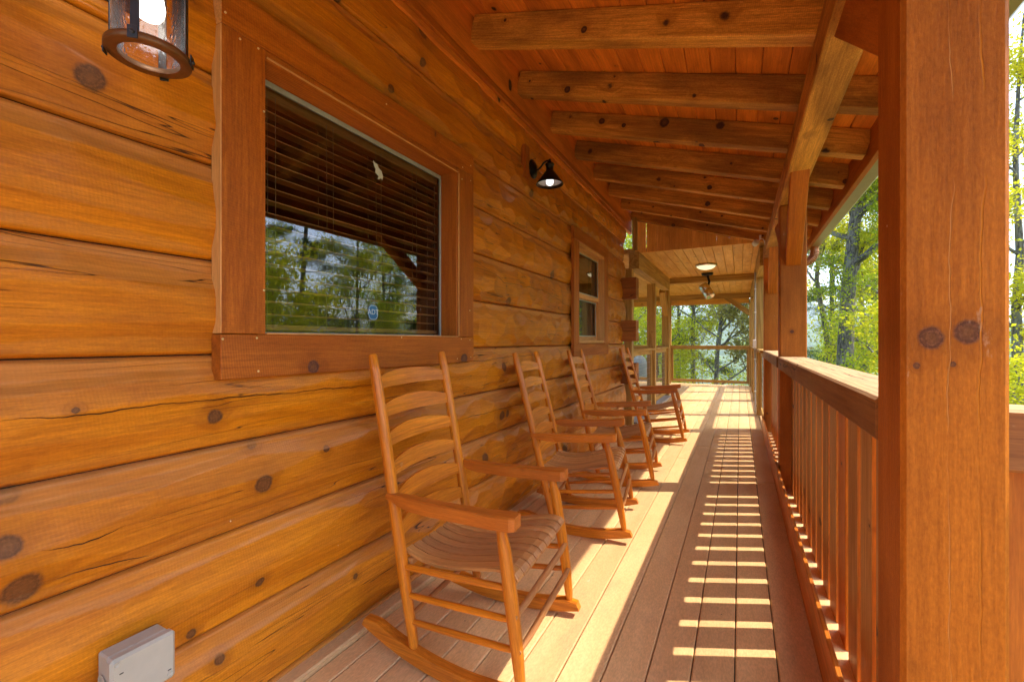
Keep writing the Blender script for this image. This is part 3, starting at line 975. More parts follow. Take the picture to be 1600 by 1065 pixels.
# ==================================================================== PORCH ROOF
SL = -.2955
def zr(x): return 3.0 + SL * (x + 1.42)     # rafter underside
roof = empty('porch_roof', (0, 2, 2.6))
tag(roof, 'sloping porch roof of dark red boards on exposed brown rafters', 'roof')
cb = MB()
pv = .128
x = -5.4
nrm = Vector((-SL, 0, 1)).normalized(); dd = Vector((1, 0, SL)).normalized()
while x < .74:
    c = Vector((x + pv / 2, 2.515, zr(x + pv / 2) + .1665)) + nrm * .012
    cb.obox(c, ((0, 1, 0), dd, nrm), (4.115, pv / 2 / dd.x - .0014, .0105), .0055)
    x += pv
cb.build('ceiling_boards', M['ceil'], roof)
MB().obox(Vector((-2.25, 2.515, zr(-2.25) + .175)) + nrm * .04, ((0, 1, 0), dd, nrm), (4.13, 3.25, .012), .002).build('roof_deck', M['gap'], roof)
RY = [2.211 + .6145 * k for k in range(-6, 8)]
for y in RY:
    b = MB()
    x0, x1 = -1.4215, .715
    poly = [(x0, zr(x0)), (x1, zr(x1)), (x1, zr(x1) + .165), (x0, zr(x0) + .165)]
    sd = (random.uniform(0, 40), random.uniform(0, 40), random.uniform(0, 40))
    A = Vector(((x0 + x1) / 2, y + .044, (zr(x0) + zr(x1)) / 2 + .0825))
    b.obox(A, (dd, nrm, (0, 1, 0)), ((x1 - x0) / 2 / dd.x, .0825 * nrm.z, .044), .004)
    b.build('rafter', M['rafter'], roof)
MB().box(.716, .752, -1.6, 6.64, 2.335, 2.535, 'y', .003).build('fascia', M['trim'], roof)
gt = MB()
prof = [(.753, 2.47), (.753, 2.365), (.84, 2.355), (.862, 2.375), (.862, 2.41), (.885, 2.44), (.885, 2.475), (.878, 2.475), (.878, 2.442), (.855, 2.412), (.855, 2.38), (.838, 2.362), (.757, 2.372), (.757, 2.47)]
gt.prism([(y_, z_) for y_, z_ in prof], -1.6, 6.62, lambda a, b_, h: (a, h, b_))
gt.build('gutter', M['gutter'], roof)
el = MB()
pth = []
for k in range(13):
    a = R(90 * k / 12)
    pth.append((.80 - .13 * (1 - math.cos(a)), 6.42, 2.30 - .13 * math.sin(a)))
pth = [(.80, 6.42, 2.37)] + pth + [(.50, 6.42, 2.165)]
rad = []
P2 = []
for i in range(len(pth) - 1):
    for s_ in range(4):
        P2.append(Vector(pth[i]).lerp(Vector(pth[i + 1]), s_ / 4)); rad.append(.050 if s_ % 4 < 2 else .045)
el.tube(P2, rad, 14)
el.build('downspout_elbow', M['copper'], roof)
# gable boards closing the end of this roof
gb = MB(); x = -1.385
k = 0
while x < .22:
    wdt = .155
    x1 = min(x + wdt, .27)
    if k == 0:
        pass
    zt0, zt1 = zr(x) - .0, zr(x1)
    sd = (random.uniform(0, 9), random.uniform(0, 9), 0)
    V = []
    for y_ in (6.635, 6.655):
        V += [(x + .0008, y_, 2.521), (x1 - .0008, y_, 2.521), (x1 - .0008, y_, zt1 + .15), (x + .0008, y_, zt0 + .15)]
    Wc = [(p[2] + sd[0], p[0] + sd[1], p[1]) for p in V]
    gb.add(V, [(0, 1, 2, 3), (7, 6, 5, 4), (0, 4, 5, 1), (1, 5, 6, 2), (2, 6, 7, 3), (3, 7, 4, 0)], Wc)
    x = x1 + .0
    if k == 0: x += .012
    k += 1
gb.build('gable_boards', M['gable'], roof)
MB().box(-1.40, -1.335, 6.5, 6.56, 2.55, 3.02, 'z', .003).build('gable_stud', M['pale'], roof)
rebase(roof)

bm = MB().box(.278, .42, -1.6, 6.98, 2.329, 2.49, 'y', .006).build('eave_beam', M['rafter'])
tag(bm, 'long rough eave beam carrying the rafters on top of the porch posts', 'beam')

# ------------------------------------------------------------------ posts and braces
def post(x0, x1, y0, y1, z0, z1, label, mat='post', group=None):
    o = MB().box(x0, x1, y0, y1, z0, z1, 'z', .008).build('porch_post', M[mat])
    tag(o, label, 'post', group)
    return o
G1 = 'reddish posts along the porch rail'
o = MB().box(.278, .43, 1.107, 1.275, -.6, 2.328, 'z', .008, (0, 0, 0)).build('porch_post', M['postnear'])
tag(o, 'thick rough reddish post nearest the camera with two round knots', 'post', G1)
post(.288, .475, 4.2, 4.385, -.6, 2.328, 'reddish post with a knee brace, second along the rail', 'post', G1)
post(.284, .470, 6.80, 6.98, -.6, 2.328, 'reddish post at the far end of the picket rail beside pale posts', 'post', G1)
post(.278, .43, -1.55, -1.38, -.6, 2.328, 'reddish post behind the camera at the start of the porch', 'post', G1)


def brace(A, B, wd, ht, label, mat='post'):
    o = MB().beam(A, B, wd, ht, (0, 0, 1), .005).build('knee_brace', M[mat])
    tag(o, label, 'brace', 'knee braces under the eave beam')
brace((.36, 1.22, 1.885), (.355, 1.93, 2.385), .10, .14, 'dark underside knee brace rising from the nearest post to the beam')
bk_ = MB().lathe([(.0001, .006), (.012, .006), (.014, .003), (.014, -.01)], (.372, 3.62, 2.205), Vector((0, -.53, -.85)), 16).build('bolt_head', M['trim'])
tag(bk_, 'round wooden peg plugging the orange knee brace', 'peg')
brace((.385, 4.27, 1.86), (.345, 3.32, 2.455), .108, .125, 'bright orange knee brace with a bolt hole on the second post', 'baluster')
brace((.385, 6.87, 1.88), (.350, 5.92, 2.46), .105, .125, 'orange knee brace on the third post near the white camera', 'baluster')
brace((.385, 4.31, 1.86), (.35, 5.1, 2.42), .10, .12, 'shaded knee brace on the far side of the second post')


# ------------------------------------------------------------------ picket railings
def baluster_proto():
    return None


def topmat(o):
    for p in o.data.polygons:
        if p.normal.z > .6: p.material_index = 1


def sidemat(o):  # broad faces take the browner tan wood, narrow edges stay orange
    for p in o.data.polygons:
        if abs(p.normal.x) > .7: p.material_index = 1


def railing(y0, y1, label):
    r = empty('porch_railing', (.36, (y0 + y1) / 2, 0))
    tag(r, label, 'railing', 'picket railings between the reddish posts')
    cy_ = (y0 + y1) / 2; hl = (y1 - y0) / 2
    topmat(MB().box(-.084, .10, -hl, hl, .99, 1.0915, 'y', .007, (0, 0, 0)).build('top_rail', [M['rail'], M['railtop']], r))
    MB().box(-.098, -.081, -hl - .12, hl + .12, .0, .195, 'y', .003).build('bottom_rail', M['baluster'], r)
    y = 2.143 + .194 * math.floor((y0 - 2.143) / .194)
    while y < y1 - .04:
        a, b_ = max(y, y0 + .003), min(y + .14, y1 - .003)
        if b_ - a > .03:
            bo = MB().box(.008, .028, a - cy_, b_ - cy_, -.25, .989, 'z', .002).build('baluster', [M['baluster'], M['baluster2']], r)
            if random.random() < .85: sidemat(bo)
        y += .194
    return r
railing(1.276, 4.199, 'picket railing with wide cracked top rail between nearest and second posts')
railing(4.386, 6.799, 'picket railing with sunlit top rail between second and third posts')
r = empty('porch_railing', (1.0, 1.215, 0))
tag(r, 'short railing turning outward to the right of the nearest post', 'railing', 'picket railings between the reddish posts')
topmat(MB().box(-.568, .7, -.05, .05, .972, 1.0915, 'x', .006).build('top_rail', [M['rail'], M['railtop']], r))
for k in range(7):
    MB().box(-.56 + k * .18, -.56 + k * .18 + .14, .0, .02, -.2, .971, 'z', .002).build('baluster', M['baluster'], r)

# ==================================================================== SCREENED SECTION BEYOND
pc = MB()
x = -4.7
while x < .2:
    x1 = min(x + .128, .235)
    ys = [6.64, 8.4 + random.uniform(-.5, .5), 11 + random.uniform(-.6, .6), 13.5]
    for k in range(3):
        pc.box(x + .0025, x1 - .0025, ys[k] + .0015, ys[k + 1] - .001, 2.52, 2.535, 'y', .003)
    x += .128
o = pc.build('porch_ceiling', M['paleceil'])
tag(o, 'flat ceiling of pale golden boards over the far porch', 'ceiling')
tag(MB().box(-4.9, .42, 6.66, 13.7, 2.54, 2.6, 'y', .002).build('porch_ceiling_top', M['pale']), 'dark backing sheet lying on top of the pale ceiling', 'roof sheet')
GP = 'pale beams of the far porch'
for nm, q_, lb in (('inner', (-1.45, -1.302, 6.50, 9.6, 2.27, 2.518), 'pale rough beam over the mesh rail on the cabin side'),
                   ('outer', (.24, .385, 6.985, 13.5, 2.26, 2.519), 'pale beam along the outer edge of the far porch'),):
    tag(MB().box(*q_, 'y', .005).build('porch_beam', M['pale']), lb, 'beam', GP)
tag(MB().box(-1.30, .239, 9.60, 9.74, 2.40, 2.518, 'x', .005).build('porch_beam', M['pale']), 'pale crossing beam halfway along the far ceiling', 'beam', GP)
tag(MB().box(-4.7, .239, 13.36, 13.5, 2.385, 2.5185, 'x', .005).build('porch_beam', M['pale']), 'darker end beam above the far opening', 'beam', GP)
PG = 'pale treated posts of the far porch'
for q_, lb in (((.24, .385, 8.25, 8.39), 'pale post just past the reddish posts on the outer rail'),
               ((.24, .385, 10.2, 10.34), 'pale post with grey conduit, midway on the outer rail'),
               ((.24, .385, 11.9, 12.04), 'narrow-looking pale post next to the far corner, outer rail'),
               ((.215, .385, 13.36, 13.5), 'pale corner post at the far right of the opening'),
               ((-1.50, -1.385, 6.42, 6.54), 'pale post under the log ends at the cabin corner'),
               ((-1.53, -1.385, 8.35, 8.49), 'pale post standing between the two mesh rail panels'),
               ((-1.53, -1.385, 10.1, 10.24), 'pale braced post at the end of the inner mesh rail'),
               ((-1.93, -1.775, 13.36, 13.5), 'pale post at the left of the far opening'),
               ((-4.6, -4.45, 13.36, 13.5), 'pale post at the far left corner of the porch')):
    zt = 2.259 if q_[0] > .2 else (2.384 if q_[2] > 13 else 2.269)
    if q_[2] in (10.1,): zt = 2.52
    tag(MB().box(*q_, -.6, zt, 'z', .005).build('porch_post', M['pale']), lb, 'post', PG)
tag(MB().beam((.27, 13.43, 1.93), (-.35, 13.43, 2.42), .09, .13).build('knee_brace', M['pale']), 'pale knee brace at the top right of the far opening', 'brace')
tag(MB().box(-1.774, .214, 13.40, 13.47, 2.24, 2.384, 'x', .003).build('opening_header', M['paleceil']), 'golden header board across the top of the far opening', 'header board')
tag(MB().box(-4.44, -1.935, 13.40, 13.47, 2.24, 2.384, 'x', .003).build('opening_header', M['paleceil']), 'golden header board over the left far opening', 'header board')


tag(MB().beam((-1.455, 10.12, 1.80), (-1.455, 9.66, 2.27), .12, .11).build('knee_brace', M['pale']), 'pale knee brace leaning back from the inner braced post', 'brace')


def mesh_rail(A, B, label, wire=True):
    A, B = Vector((*A, 0)), Vector((*B, 0))
    Ln = (B - A).length
    r = empty('mesh_railing', (A + B) / 2, math.atan2(B.y - A.y, B.x - A.x))
    tag(r, label, 'railing', 'wire mesh railings of the far porch')
    h = Ln / 2
    MB().box(-h, h, -.07, .07, 1.055, 1.0915, 'x', .004).build('top_rail', M['pale'], r)
    f = MB().box(-h, h, -.02, .02, .985, 1.054, 'x', .003).box(-h, h, -.02, .02, .06, .14, 'x', .003)
    f.box(-h, -h + .06, -.0195, .0195, .1405, .984, 'z', .003).box(h - .06, h, -.0195, .0195, .1405, .984, 'z', .003)
    f.build('frame', M['pale'], r)
    wm = MB()
    k = -h + .06 + .09
    while k < h - .07:
        wm.tube([(k, 0, .13), (k, 0, .99)], .0017, 5, False); k += .1
    z = .24
    while z < .98:
        wm.tube([(-h + .05, .003, z), (h - .05, .003, z)], .0017, 5, False); z += .1
    wm.build('wire_mesh', M['wire'], r)
    return r
mesh_rail((.315, 6.985), (.315, 8.248), 'mesh rail panel behind the third reddish post')
mesh_rail((.315, 8.392), (.315, 10.198), 'sunlit outer mesh rail panel after first pale post')
mesh_rail((.315, 10.342), (.315, 11.898), 'outer mesh rail panel past the grey conduit')
mesh_rail((.315, 12.042), (.315, 13.358), 'outer mesh rail panel ending at the far corner')
mesh_rail((-1.774, 13.43), (.214, 13.43), 'mesh rail panel across the bottom of the far opening')
mesh_rail((-4.44, 13.43), (-1.935, 13.43), 'mesh rail panel at the far left opening')
mesh_rail((-1.455, 6.545), (-1.455, 8.348), 'inner mesh rail panel right after the cabin corner')
mesh_rail((-1.455, 8.492), (-1.455, 10.098), 'inner mesh rail panel between two pale posts')
tag(MB().box(-1.56, -1.34, 6.56, 10.1, -.002, .03, 'y', .003).build('curb_board', M['patio']), 'pale grey board lying under the inner mesh rail', 'curb board')

# ------------------------------------------------------------------ small fittings
# flush ceiling light
cl = empty('ceiling_light', (-.515, 8.14, 2.52))
tag(cl, 'round lit dome light with metal rim on the pale ceiling', 'ceiling light')
MB().lathe([(.001, 0), (.165, 0), (.17, -.01), (.165, -.03), (.15, -.036), (.15, -.02)], n=40).build('rim', M['steel'], cl)
MB().lathe([(.150, -.03), (.135, -.055), (.10, -.075), (.05, -.088), (.001, -.091)], n=40).build('dome', M['dome'], cl)
# spotlight on the far ceiling
sp = empty('spotlight', (-.56, 9.2, 2.519))
sp.scale = (1.8, 1.8, 1.8)
tag(sp, 'small steel cylinder spotlight hanging below the far ceiling', 'spotlight')
MB().lathe([(.001, 0), (.06, 0), (.055, -.02), (.02, -.03), (.001, -.03)], n=24).tube([(0, 0, -.02), (.02, 0, -.09), (.01, -.01, -.13)], .012, 8).build('mount', M['black'], sp)
MB().lathe([(.001, .0), (.045, 0), (.05, .01), (.05, .07), (.044, .075), (.05, .08), (.05, .15), (.046, .155), (.04, .15), (.001, .12)], (-.04, -.02, -.13), (.45, -.25, -.75), 24).build('housing', M['steel'], sp)
# security camera / floodlight under last rafter
sc2 = empty('security_camera', (.195, 6.36, 2.555))
tag(sc2, 'white security camera on a curved arm under the last rafter', 'camera')
MB().lathe([(.001, -.03), (.03, -.03), (.036, -.02), (.036, .035), (.03, .045), (.001, .045)], (-.02, -.04, -.1), (-.35, -.75, -.5), 20).build('housing', M['white'], sc2)
MB().tube([(.0, 0, -.085), (.03, .005, -.05), (.06, .01, -.05), (.08, .01, -.085), (.086, .01, -.13)], .007, 8).tube([(.03, .005, -.05), (.03, .005, -.0)], .012, 8).build('arm', M['white'], sc2)
# conduit and outlet box
cd = empty('conduit', (.228, 8.6, 0))
tag(cd, 'grey conduit pipe with outlet box standing against the outer rail', 'conduit')
MB().tube([(0, 0, 0), (0, 0, 2.4)], .013, 10).build('pipe', M['conduit'], cd)
MB().box(-.035, .03, -.03, .03, 1.10, 1.24, 'z', .006).build('outlet_box', M['white'], cd)
for z in (.35, .9, 1.7, 2.1):
    MB().box(-.018, .016, -.02, .02, z, z + .018, 'z', .003).build('clamp', M['white'], cd)

# black barn lamp on the wall
bw = empty('wall_lamp', (-1.415, 3.06, 2.535))
tag(bw, 'black cone shade barn lamp on the log wall between the windows', 'wall lamp')
MB().lathe([(.001, .0), (.066, 0), (.072, .006), (.066, .014), (.05, .018), (.045, .026), (.03, .028), (.022, .034), (.001, .036)], (0, 0, 0), (1, 0, 0), 32).build('wall_plate', M['black'], bw)
MB().tube([(.02, 0, -.01), (.05, 0, -.012), (.075, 0, .006), (.095, 0, .032), (.12, 0, .042), (.142, 0, .036)], .0075, 10).build('arm', M['black'], bw)
MB().lathe([(.001, .05), (.009, .05), (.011, .03), (.03, .018), (.034, .01), (.034, .004), (.028, .002), (.027, -.03), (.03, -.038), (.102, -.135), (.103, -.14), (.099, -.139), (.027, -.036)], (.145, 0, 0), n=40).build('shade', M['black'], bw)
MB().lathe([(.028, -.04), (.0985, -.1378), (.1005, -.1392)], (.145, 0, 0), n=40).build('shade_lining', M['lining'], bw)
MB().lathe([(.012, -.06), (.022, -.09), (.029, -.115), (.026, -.135), (.015, -.145), (.001, -.148)], (.145, 0, 0), n=24).build('bulb', M['bulbdim'], bw)
o = MB().box(-1.445, -1.409, 2.93, 3.0, 2.44, 2.68, 'z', .003).build('mounting_block', M['trim'])
tag(o, 'narrow wooden block on the wall beside the black barn lamp', 'wood block')

# lantern near the camera
ln = empty('lantern', (-1.237, .525, 1.885))
tag(ln, 'cylinder wall lantern of seeded glass with bronze ring and lit bulb', 'lantern')
MB().lathe([(.058, .0), (.081, 0), (.082, .002), (.082, .013), (.081, .015), (.069, .015), (.058, .012), (.058, 0)], n=56).build('bottom_ring', plain('aged_bronze', (.20, .09, .035), .4, .5), ln)
MB().lathe([(.069, .015), (.069, .34)], n=56).build('glass_cylinder', M['seeded'], ln)
for k in range(4):
    a = R(45 + 90 * k + 2)
    u, v = Vector((math.cos(a), math.sin(a), 0)), Vector((-math.sin(a), math.cos(a), 0))
    b = MB().obox(u * .0735 + Vector((0, 0, .18)), (Vector((0, 0, 1)), v, u), (.165, .0085, .0012), .0005)
    b.obox(u * .0845 + Vector((0, 0, .009)), (Vector((0, 0, 1)), v, u), (.014, .0095, .0015), .0006)
    b.lathe([(.0045, 0), (.0045, .003), (.003, .004), (.0005, .004)], u * .086 + Vector((0, 0, .008)), u, 12)
    b.build('strap', M['strap'], ln)
MB().lathe([(.001, .09), (.012, .091), (.022, .097), (.028, .108), (.03, .125), (.026, .15), (.016, .18), (.014, .2)], n=28).build('bulb', M['bulb'], ln)
MB().lathe([(.001, .34), (.082, .34), (.082, .36), (.03, .38), (.001, .38)], n=40).lathe([(.016, .2), (.018, .21), (.018, .34)], n=20).box(-.185, -.05, -.02, .02, .345, .372, 'x', .003).box(-.2, -.183, -.06, .06, .2, .4, 'z', .004).build('top_cap', M['strap'], ln)

# grey junction box
jb = empty('junction_box', (-1.425, .5605, .388))
tag(jb, 'grey weatherproof junction box screwed low on the log wall', 'junction box')
MB().box(0, .05, -.064, .064, -.062, .056, 'y', .004).build('box_body', M['grey'], jb)
MB().box(.0525, .082, -.069, .069, -.066, .059, 'y', .007).build('lid', M['grey'], jb)
for y_, z_ in ((-.058, .046), (.056, -.05)):
    b = MB().lathe([(.0075, 0), (.0075, .001), (.005, .0015), (.0045, .0002), (.0005, .0002)], (.0823, y_, z_), (1, 0, 0), 16).build('screw', M['grey'], jb)
MB().box(.0815, .0828, -.052, -.044, .018, .021, 'y', .0003).build('slot', M['greydark'], jb)
MB().box(.0815, .0828, .050, .058, -.040, -.037, 'y', .0003).build('slot', M['greydark'], jb)
MB().lathe([(.014, 0), (.018, .001), (.019, .003), (.017, .003), (.013, .0015)], (.028, -.0645, -.01), (0, -1, 0), 20).build('knockout_ring', M['grey'], jb)

# ==================================================================== ROCKING CHAIRS
def make_chair():
    r = empty('rocking_chair')
    def pb(y): return [(-.222, y * 1.0, .068), (-.262, y, .30), (-.30, y, .52), (-.35, y * .99, .80), (-.42, y * .985, 1.165)]
    for s_ in (-1, 1):
        y = s_ * .252
        b = MB().tube([(-.221, y, .06), (-.223, y, .09)] + pb(y)[1:4] + [(-.405, y * .985, 1.09), (-.421, y * .985, 1.16), (-.422, y * .985, 1.166)],
                      [.014, .019, .022, .0225, .022, .0205, .018, .014], 18)
        b.build('back_post', M['chair'], r)
        yf = s_ * .285
        b = MB().tube([(.228, yf, .062), (.224, yf, .10), (.21, yf * .995, .22), (.19, yf * .99, .36), (.165, yf * .98, .52), (.153, yf * .975, .575), (.15, yf * .975, .605)],
                      [.013, .018, .0225, .024, .0225, .018, .016], 18)
        b.build('front_leg', M['chair'], r)
        # rocker, curved
        n = 22; poly = []
        xs_ = [-.47 + .745 * k / n for k in range(n + 1)]
        lower = [(x, (x * x) / 2.35) for x in xs_]
        upper = [(x * .985 + .004, (x * x) / 2.35 + .052) for x in xs_]
        upper = upper[2:-2]; 
        poly = lower + [(xs_[-1] - .012, lower[-1][1] + .028)] + upper[::-1] + [(xs_[0] + .012, lower[0][1] + .026)]
        b = MB().prism(poly, -.019, .019, lambda a, b_, h, s2=s_: (a, s2 * (.268 + a * .07) + h, b_))
        b.build('rocker', M['chair'], r)
        # arm: tapered paddle with scooped underside
        st_ = [(-.335, .013, .618, .640), (-.31, .014, .614, .640), (-.27, .018, .600, .640), (-.22, .022, .591, .639), (-.12, .025, .589, .637), (0, .027, .590, .637),
               (.10, .031, .592, .639), (.15, .034, .594, .642), (.195, .034, .597, .645), (.214, .027, .600, .644)]
        V, F, W = [], [], []
        for (x, hw, z0, z1) in st_:
            yc = s_ * (.262 + (x + .335) * .038)
            for a, c_ in ((-1, z0), (-1, z1 - .006), (-.78, z1), (.78, z1), (1, z1 - .006), (1, z0)):
                V.append((x, yc + a * hw, c_)); W.append((x + 3 * s_ + 5, a * hw, c_))
        m = 6
        for i in range(len(st_) - 1):
            for k in range(m):
                F.append((i * m + k, (i + 1) * m + k, (i + 1) * m + (k + 1) % m, i * m + (k + 1) % m))
        F.append(tuple(range(m))); F.append(tuple(reversed(range((len(st_) - 1) * m, len(st_) * m))))
        MB().add(V, F, W).build('arm', M['chairarm'], r)
        for z, nm in ((.365, 0), (.262, 1), (.165, 2)):
            xb = -.262 + (.30 - z) * .17 if z < .30 else -.262 - (z - .30) * .17
            xf = .224 - (z + .03 - .10) * .125
            pts = [(xb, s_ * .252, z), ((xb + xf) / 2, s_ * .269, z + .016), (xf, s_ * .285, z + .034)]
            MB().tube([pts[0], Vector(pts[0]).lerp(Vector(pts[1]), .2), pts[1], Vector(pts[1]).lerp(Vector(pts[2]), .8), pts[2]], [.0095, .0115, .0125, .0115, .0095], 12).build('side_rung', M['chair'], r)
    # curved ladder slats
    for k in range(6):
        zc = .490 + k * .1125
        t_ = (zc - .068) / (1.165 - .068)
        xp = -.222 - .198 * t_ ** 1.05
        n = 22; V, F, W = [], [], []
        hmid = .072 - .001 * k
        for i in range(n + 1):
            u = -1 + 2 * i / n
            y = u * .243
            bow = -.030 * (1 - u * u)
            ht = .042 + (hmid - .042) * max(0, 1 - abs(u) ** 2.3)
            zl = zc - .022 + .004 * (1 - u * u)
            for zz, th in ((zl, -.005), (zl + ht, -.005), (zl + ht, .005), (zl, .005)):
                xx = xp + bow + th - (zz - zc) * .19
                V.append((xx, y, zz)); W.append((y + 1.3 * k, zz, th))
        for i in range(n):
            for q_ in range(4):
                F.append((i * 4 + q_, i * 4 + (q_ + 1) % 4, (i + 1) * 4 + (q_ + 1) % 4, (i + 1) * 4 + q_))
        F += [(3, 2, 1, 0), (n * 4, n * 4 + 1, n * 4 + 2, n * 4 + 3)]
        b = MB(); b.add(V, F, W); b.build('back_slat', M['chair'], r)
    # seat: contoured front-to-back slats
    seat = empty('seat'); seat.parent = r
    prof = [(-.275, .418), (-.25, .408), (-.2, .396), (-.13, .392), (-.05, .400), (.04, .420), (.12, .438), (.17, .441), (.195, .434), (.208, .420)]
    ns = 9
    for k in range(ns):
        b = MB(); V, F, W = [], [], []
        sd = random.uniform(0, 20)
        for (x, z) in prof:
            wtot = .47 + (x + .275) * .16
            wd = wtot / ns
            yc = -wtot / 2 + wd * (k + .5)
            dip = -.012 * (1 - (2 * yc / wtot) ** 2)
            for a, th in ((-1, -.006), (-1, .004), (-.8, .0065), (.8, .0065), (1, .004), (1, -.006)):
                V.append((x, yc + a * (wd / 2 - .0044), z + dip + th)); W.append((x + sd, yc + a * .02, th))
        m = 6
        for i in range(len(prof) - 1):
            for q_ in range(m):
                F.append((i * m + q_, (i + 1) * m + q_, (i + 1) * m + (q_ + 1) % m, i * m + (q_ + 1) % m))
        F.append(tuple(range(m))); F.append(tuple(reversed(range((len(prof) - 1) * m, len(prof) * m))))
        b.add(V, F, W); b.build('seat_slat', M['seat'], seat)
    b = MB()
    b.box(.176, .196, -.265, .265, .392, .418, 'y', .004).box(-.262, -.24, -.24, .24, .365, .392, 'y', .004)
    b.build('seat_rail', M['seat'], seat)
    for z in (.315, .205):
        x = .224 - (z - .10) * .125 + .012
        MB().tube([(x, -.298, z), (x + .004, -.2, z), (x + .004, 0, z), (x + .004, .2, z), (x, .298, z)], [.009, .0115, .012, .0115, .009], 12).build('front_rung', M['rung'], r)
    for z in (.30, .18):
        x = -.262 + (.30 - z) * .17
        MB().tube([(x, -.252, z), (x, 0, z), (x, .252, z)], [.009, .0115, .009], 10).build('back_rung', M['rung'], r)
    return r


ch = make_chair()
SP = [(-.884, 1.56, 4.0, 'nearest wooden rocking chair, standing under the big window'),
      (-.882, 2.915, 8.0, 'second wooden rocking chair, between the big window and the black lamp'),
      (-.888, 3.985, 6.3, 'third wooden rocking chair, standing under the narrow window'),
      (-.832, 5.77, 3.0, 'farthest wooden rocking chair, beside the log ends at the corner')]
for i, (x, y, a, lb) in enumerate(SP):
    o = ch if i == 0 else copy_tree(ch)
    o.location = (x, y, 0.001)
    o.rotation_euler = (0, R((0, -3.4, -3.6, -4.6)[i]), R(a))
    tag(o, lb, 'rocking chair', 'rocking chairs lined up along the log wall')

# ==================================================================== BEYOND THE MESH RAIL, LEFT
pt = MB()
for k in range(24): pt.box(-7 + k * .15, -7 + k * .15 + .146, 13.62, 18.5, -.32, -.29, 'y', .003)
tag(pt.build('patio', M['patio']), kind='structure')
rr = empty('deck_railing', (-4.35, 17.0, -.29))
tag(rr, 'dark red picket railing on the lower deck behind the far porch', 'railing')
MB().box(-1.8, 1.6, -.03, .03, 1.0, 1.06, 'x', .004).box(-1.8, 1.6, -.03, .03, .12, .2, 'x', .004).build('rail', M['redwood'], rr)
for xx in (-1.75, .1, 1.55): MB().box(xx - .07, xx + .07, -.07, .07, 0, 1.25, 'z', .004).build('post', M['redwood'], rr)
for k in range(26): MB().box(-1.65 + k * .12, -1.62 + k * .12, -.015, .015, .2, 1.0, 'z', .002).build('baluster', M['redwood'], rr)
gc = empty('covered_grill', (-3.15, 15.8, -.29))
tag(gc, 'grill under a grey cover on the lower deck', 'grill')
V = MB()
V.lathe([(.26, 0), (.28, .05), (.25, .5), (.27, .7), (.23, .86), (.14, .96), (.05, 1.0), (.001, 1.0)], n=20)
V.build('cover', M['cover'], gc)
MB().box(-.62, -.2, -.2, .2, .75, .80, 'x', .01).build('side_shelf', M['cover'], gc)


# ==================================================================== TREES
def tube_np(pts, rad, n, Vl, Fl, Wl, base):
    pts = np.array(pts); m = len(pts)
    d = np.gradient(pts, axis=0); d /= np.linalg.norm(d, axis=1)[:, None] + 1e-9
    ref = np.array([.3, .9, .1]) if abs(d[0][2]) > .7 else np.array([0, 0, 1.0])
    u = np.cross(d, ref); u /= np.linalg.norm(u, axis=1)[:, None] + 1e-9
    v = np.cross(d, u)
    ang = np.arange(n) * 2 * np.pi / n
    ring = pts[:, None, :] + (u[:, None, :] * np.cos(ang)[None, :, None] + v[:, None, :] * np.sin(ang)[None, :, None]) * np.array(rad)[:, None, None]
    Vl.append(ring.reshape(-1, 3))
    Lc = np.concatenate([[0], np.cumsum(np.linalg.norm(np.diff(pts, axis=0), axis=1))])
    Wc = np.stack([np.repeat(Lc, n), np.tile(np.cos(ang), m) * np.repeat(rad, n), np.tile(np.sin(ang), m) * np.repeat(rad, n)], -1)
    Wl.append(Wc)
    i = np.arange(m - 1)[:, None] * n; k = np.arange(n)[None, :]
    F = np.stack([i + k, i + (k + 1) % n, i + n + (k + 1) % n, i + n + k], -1).reshape(-1, 4) + base
    Fl.append(F)
    return base + m * n


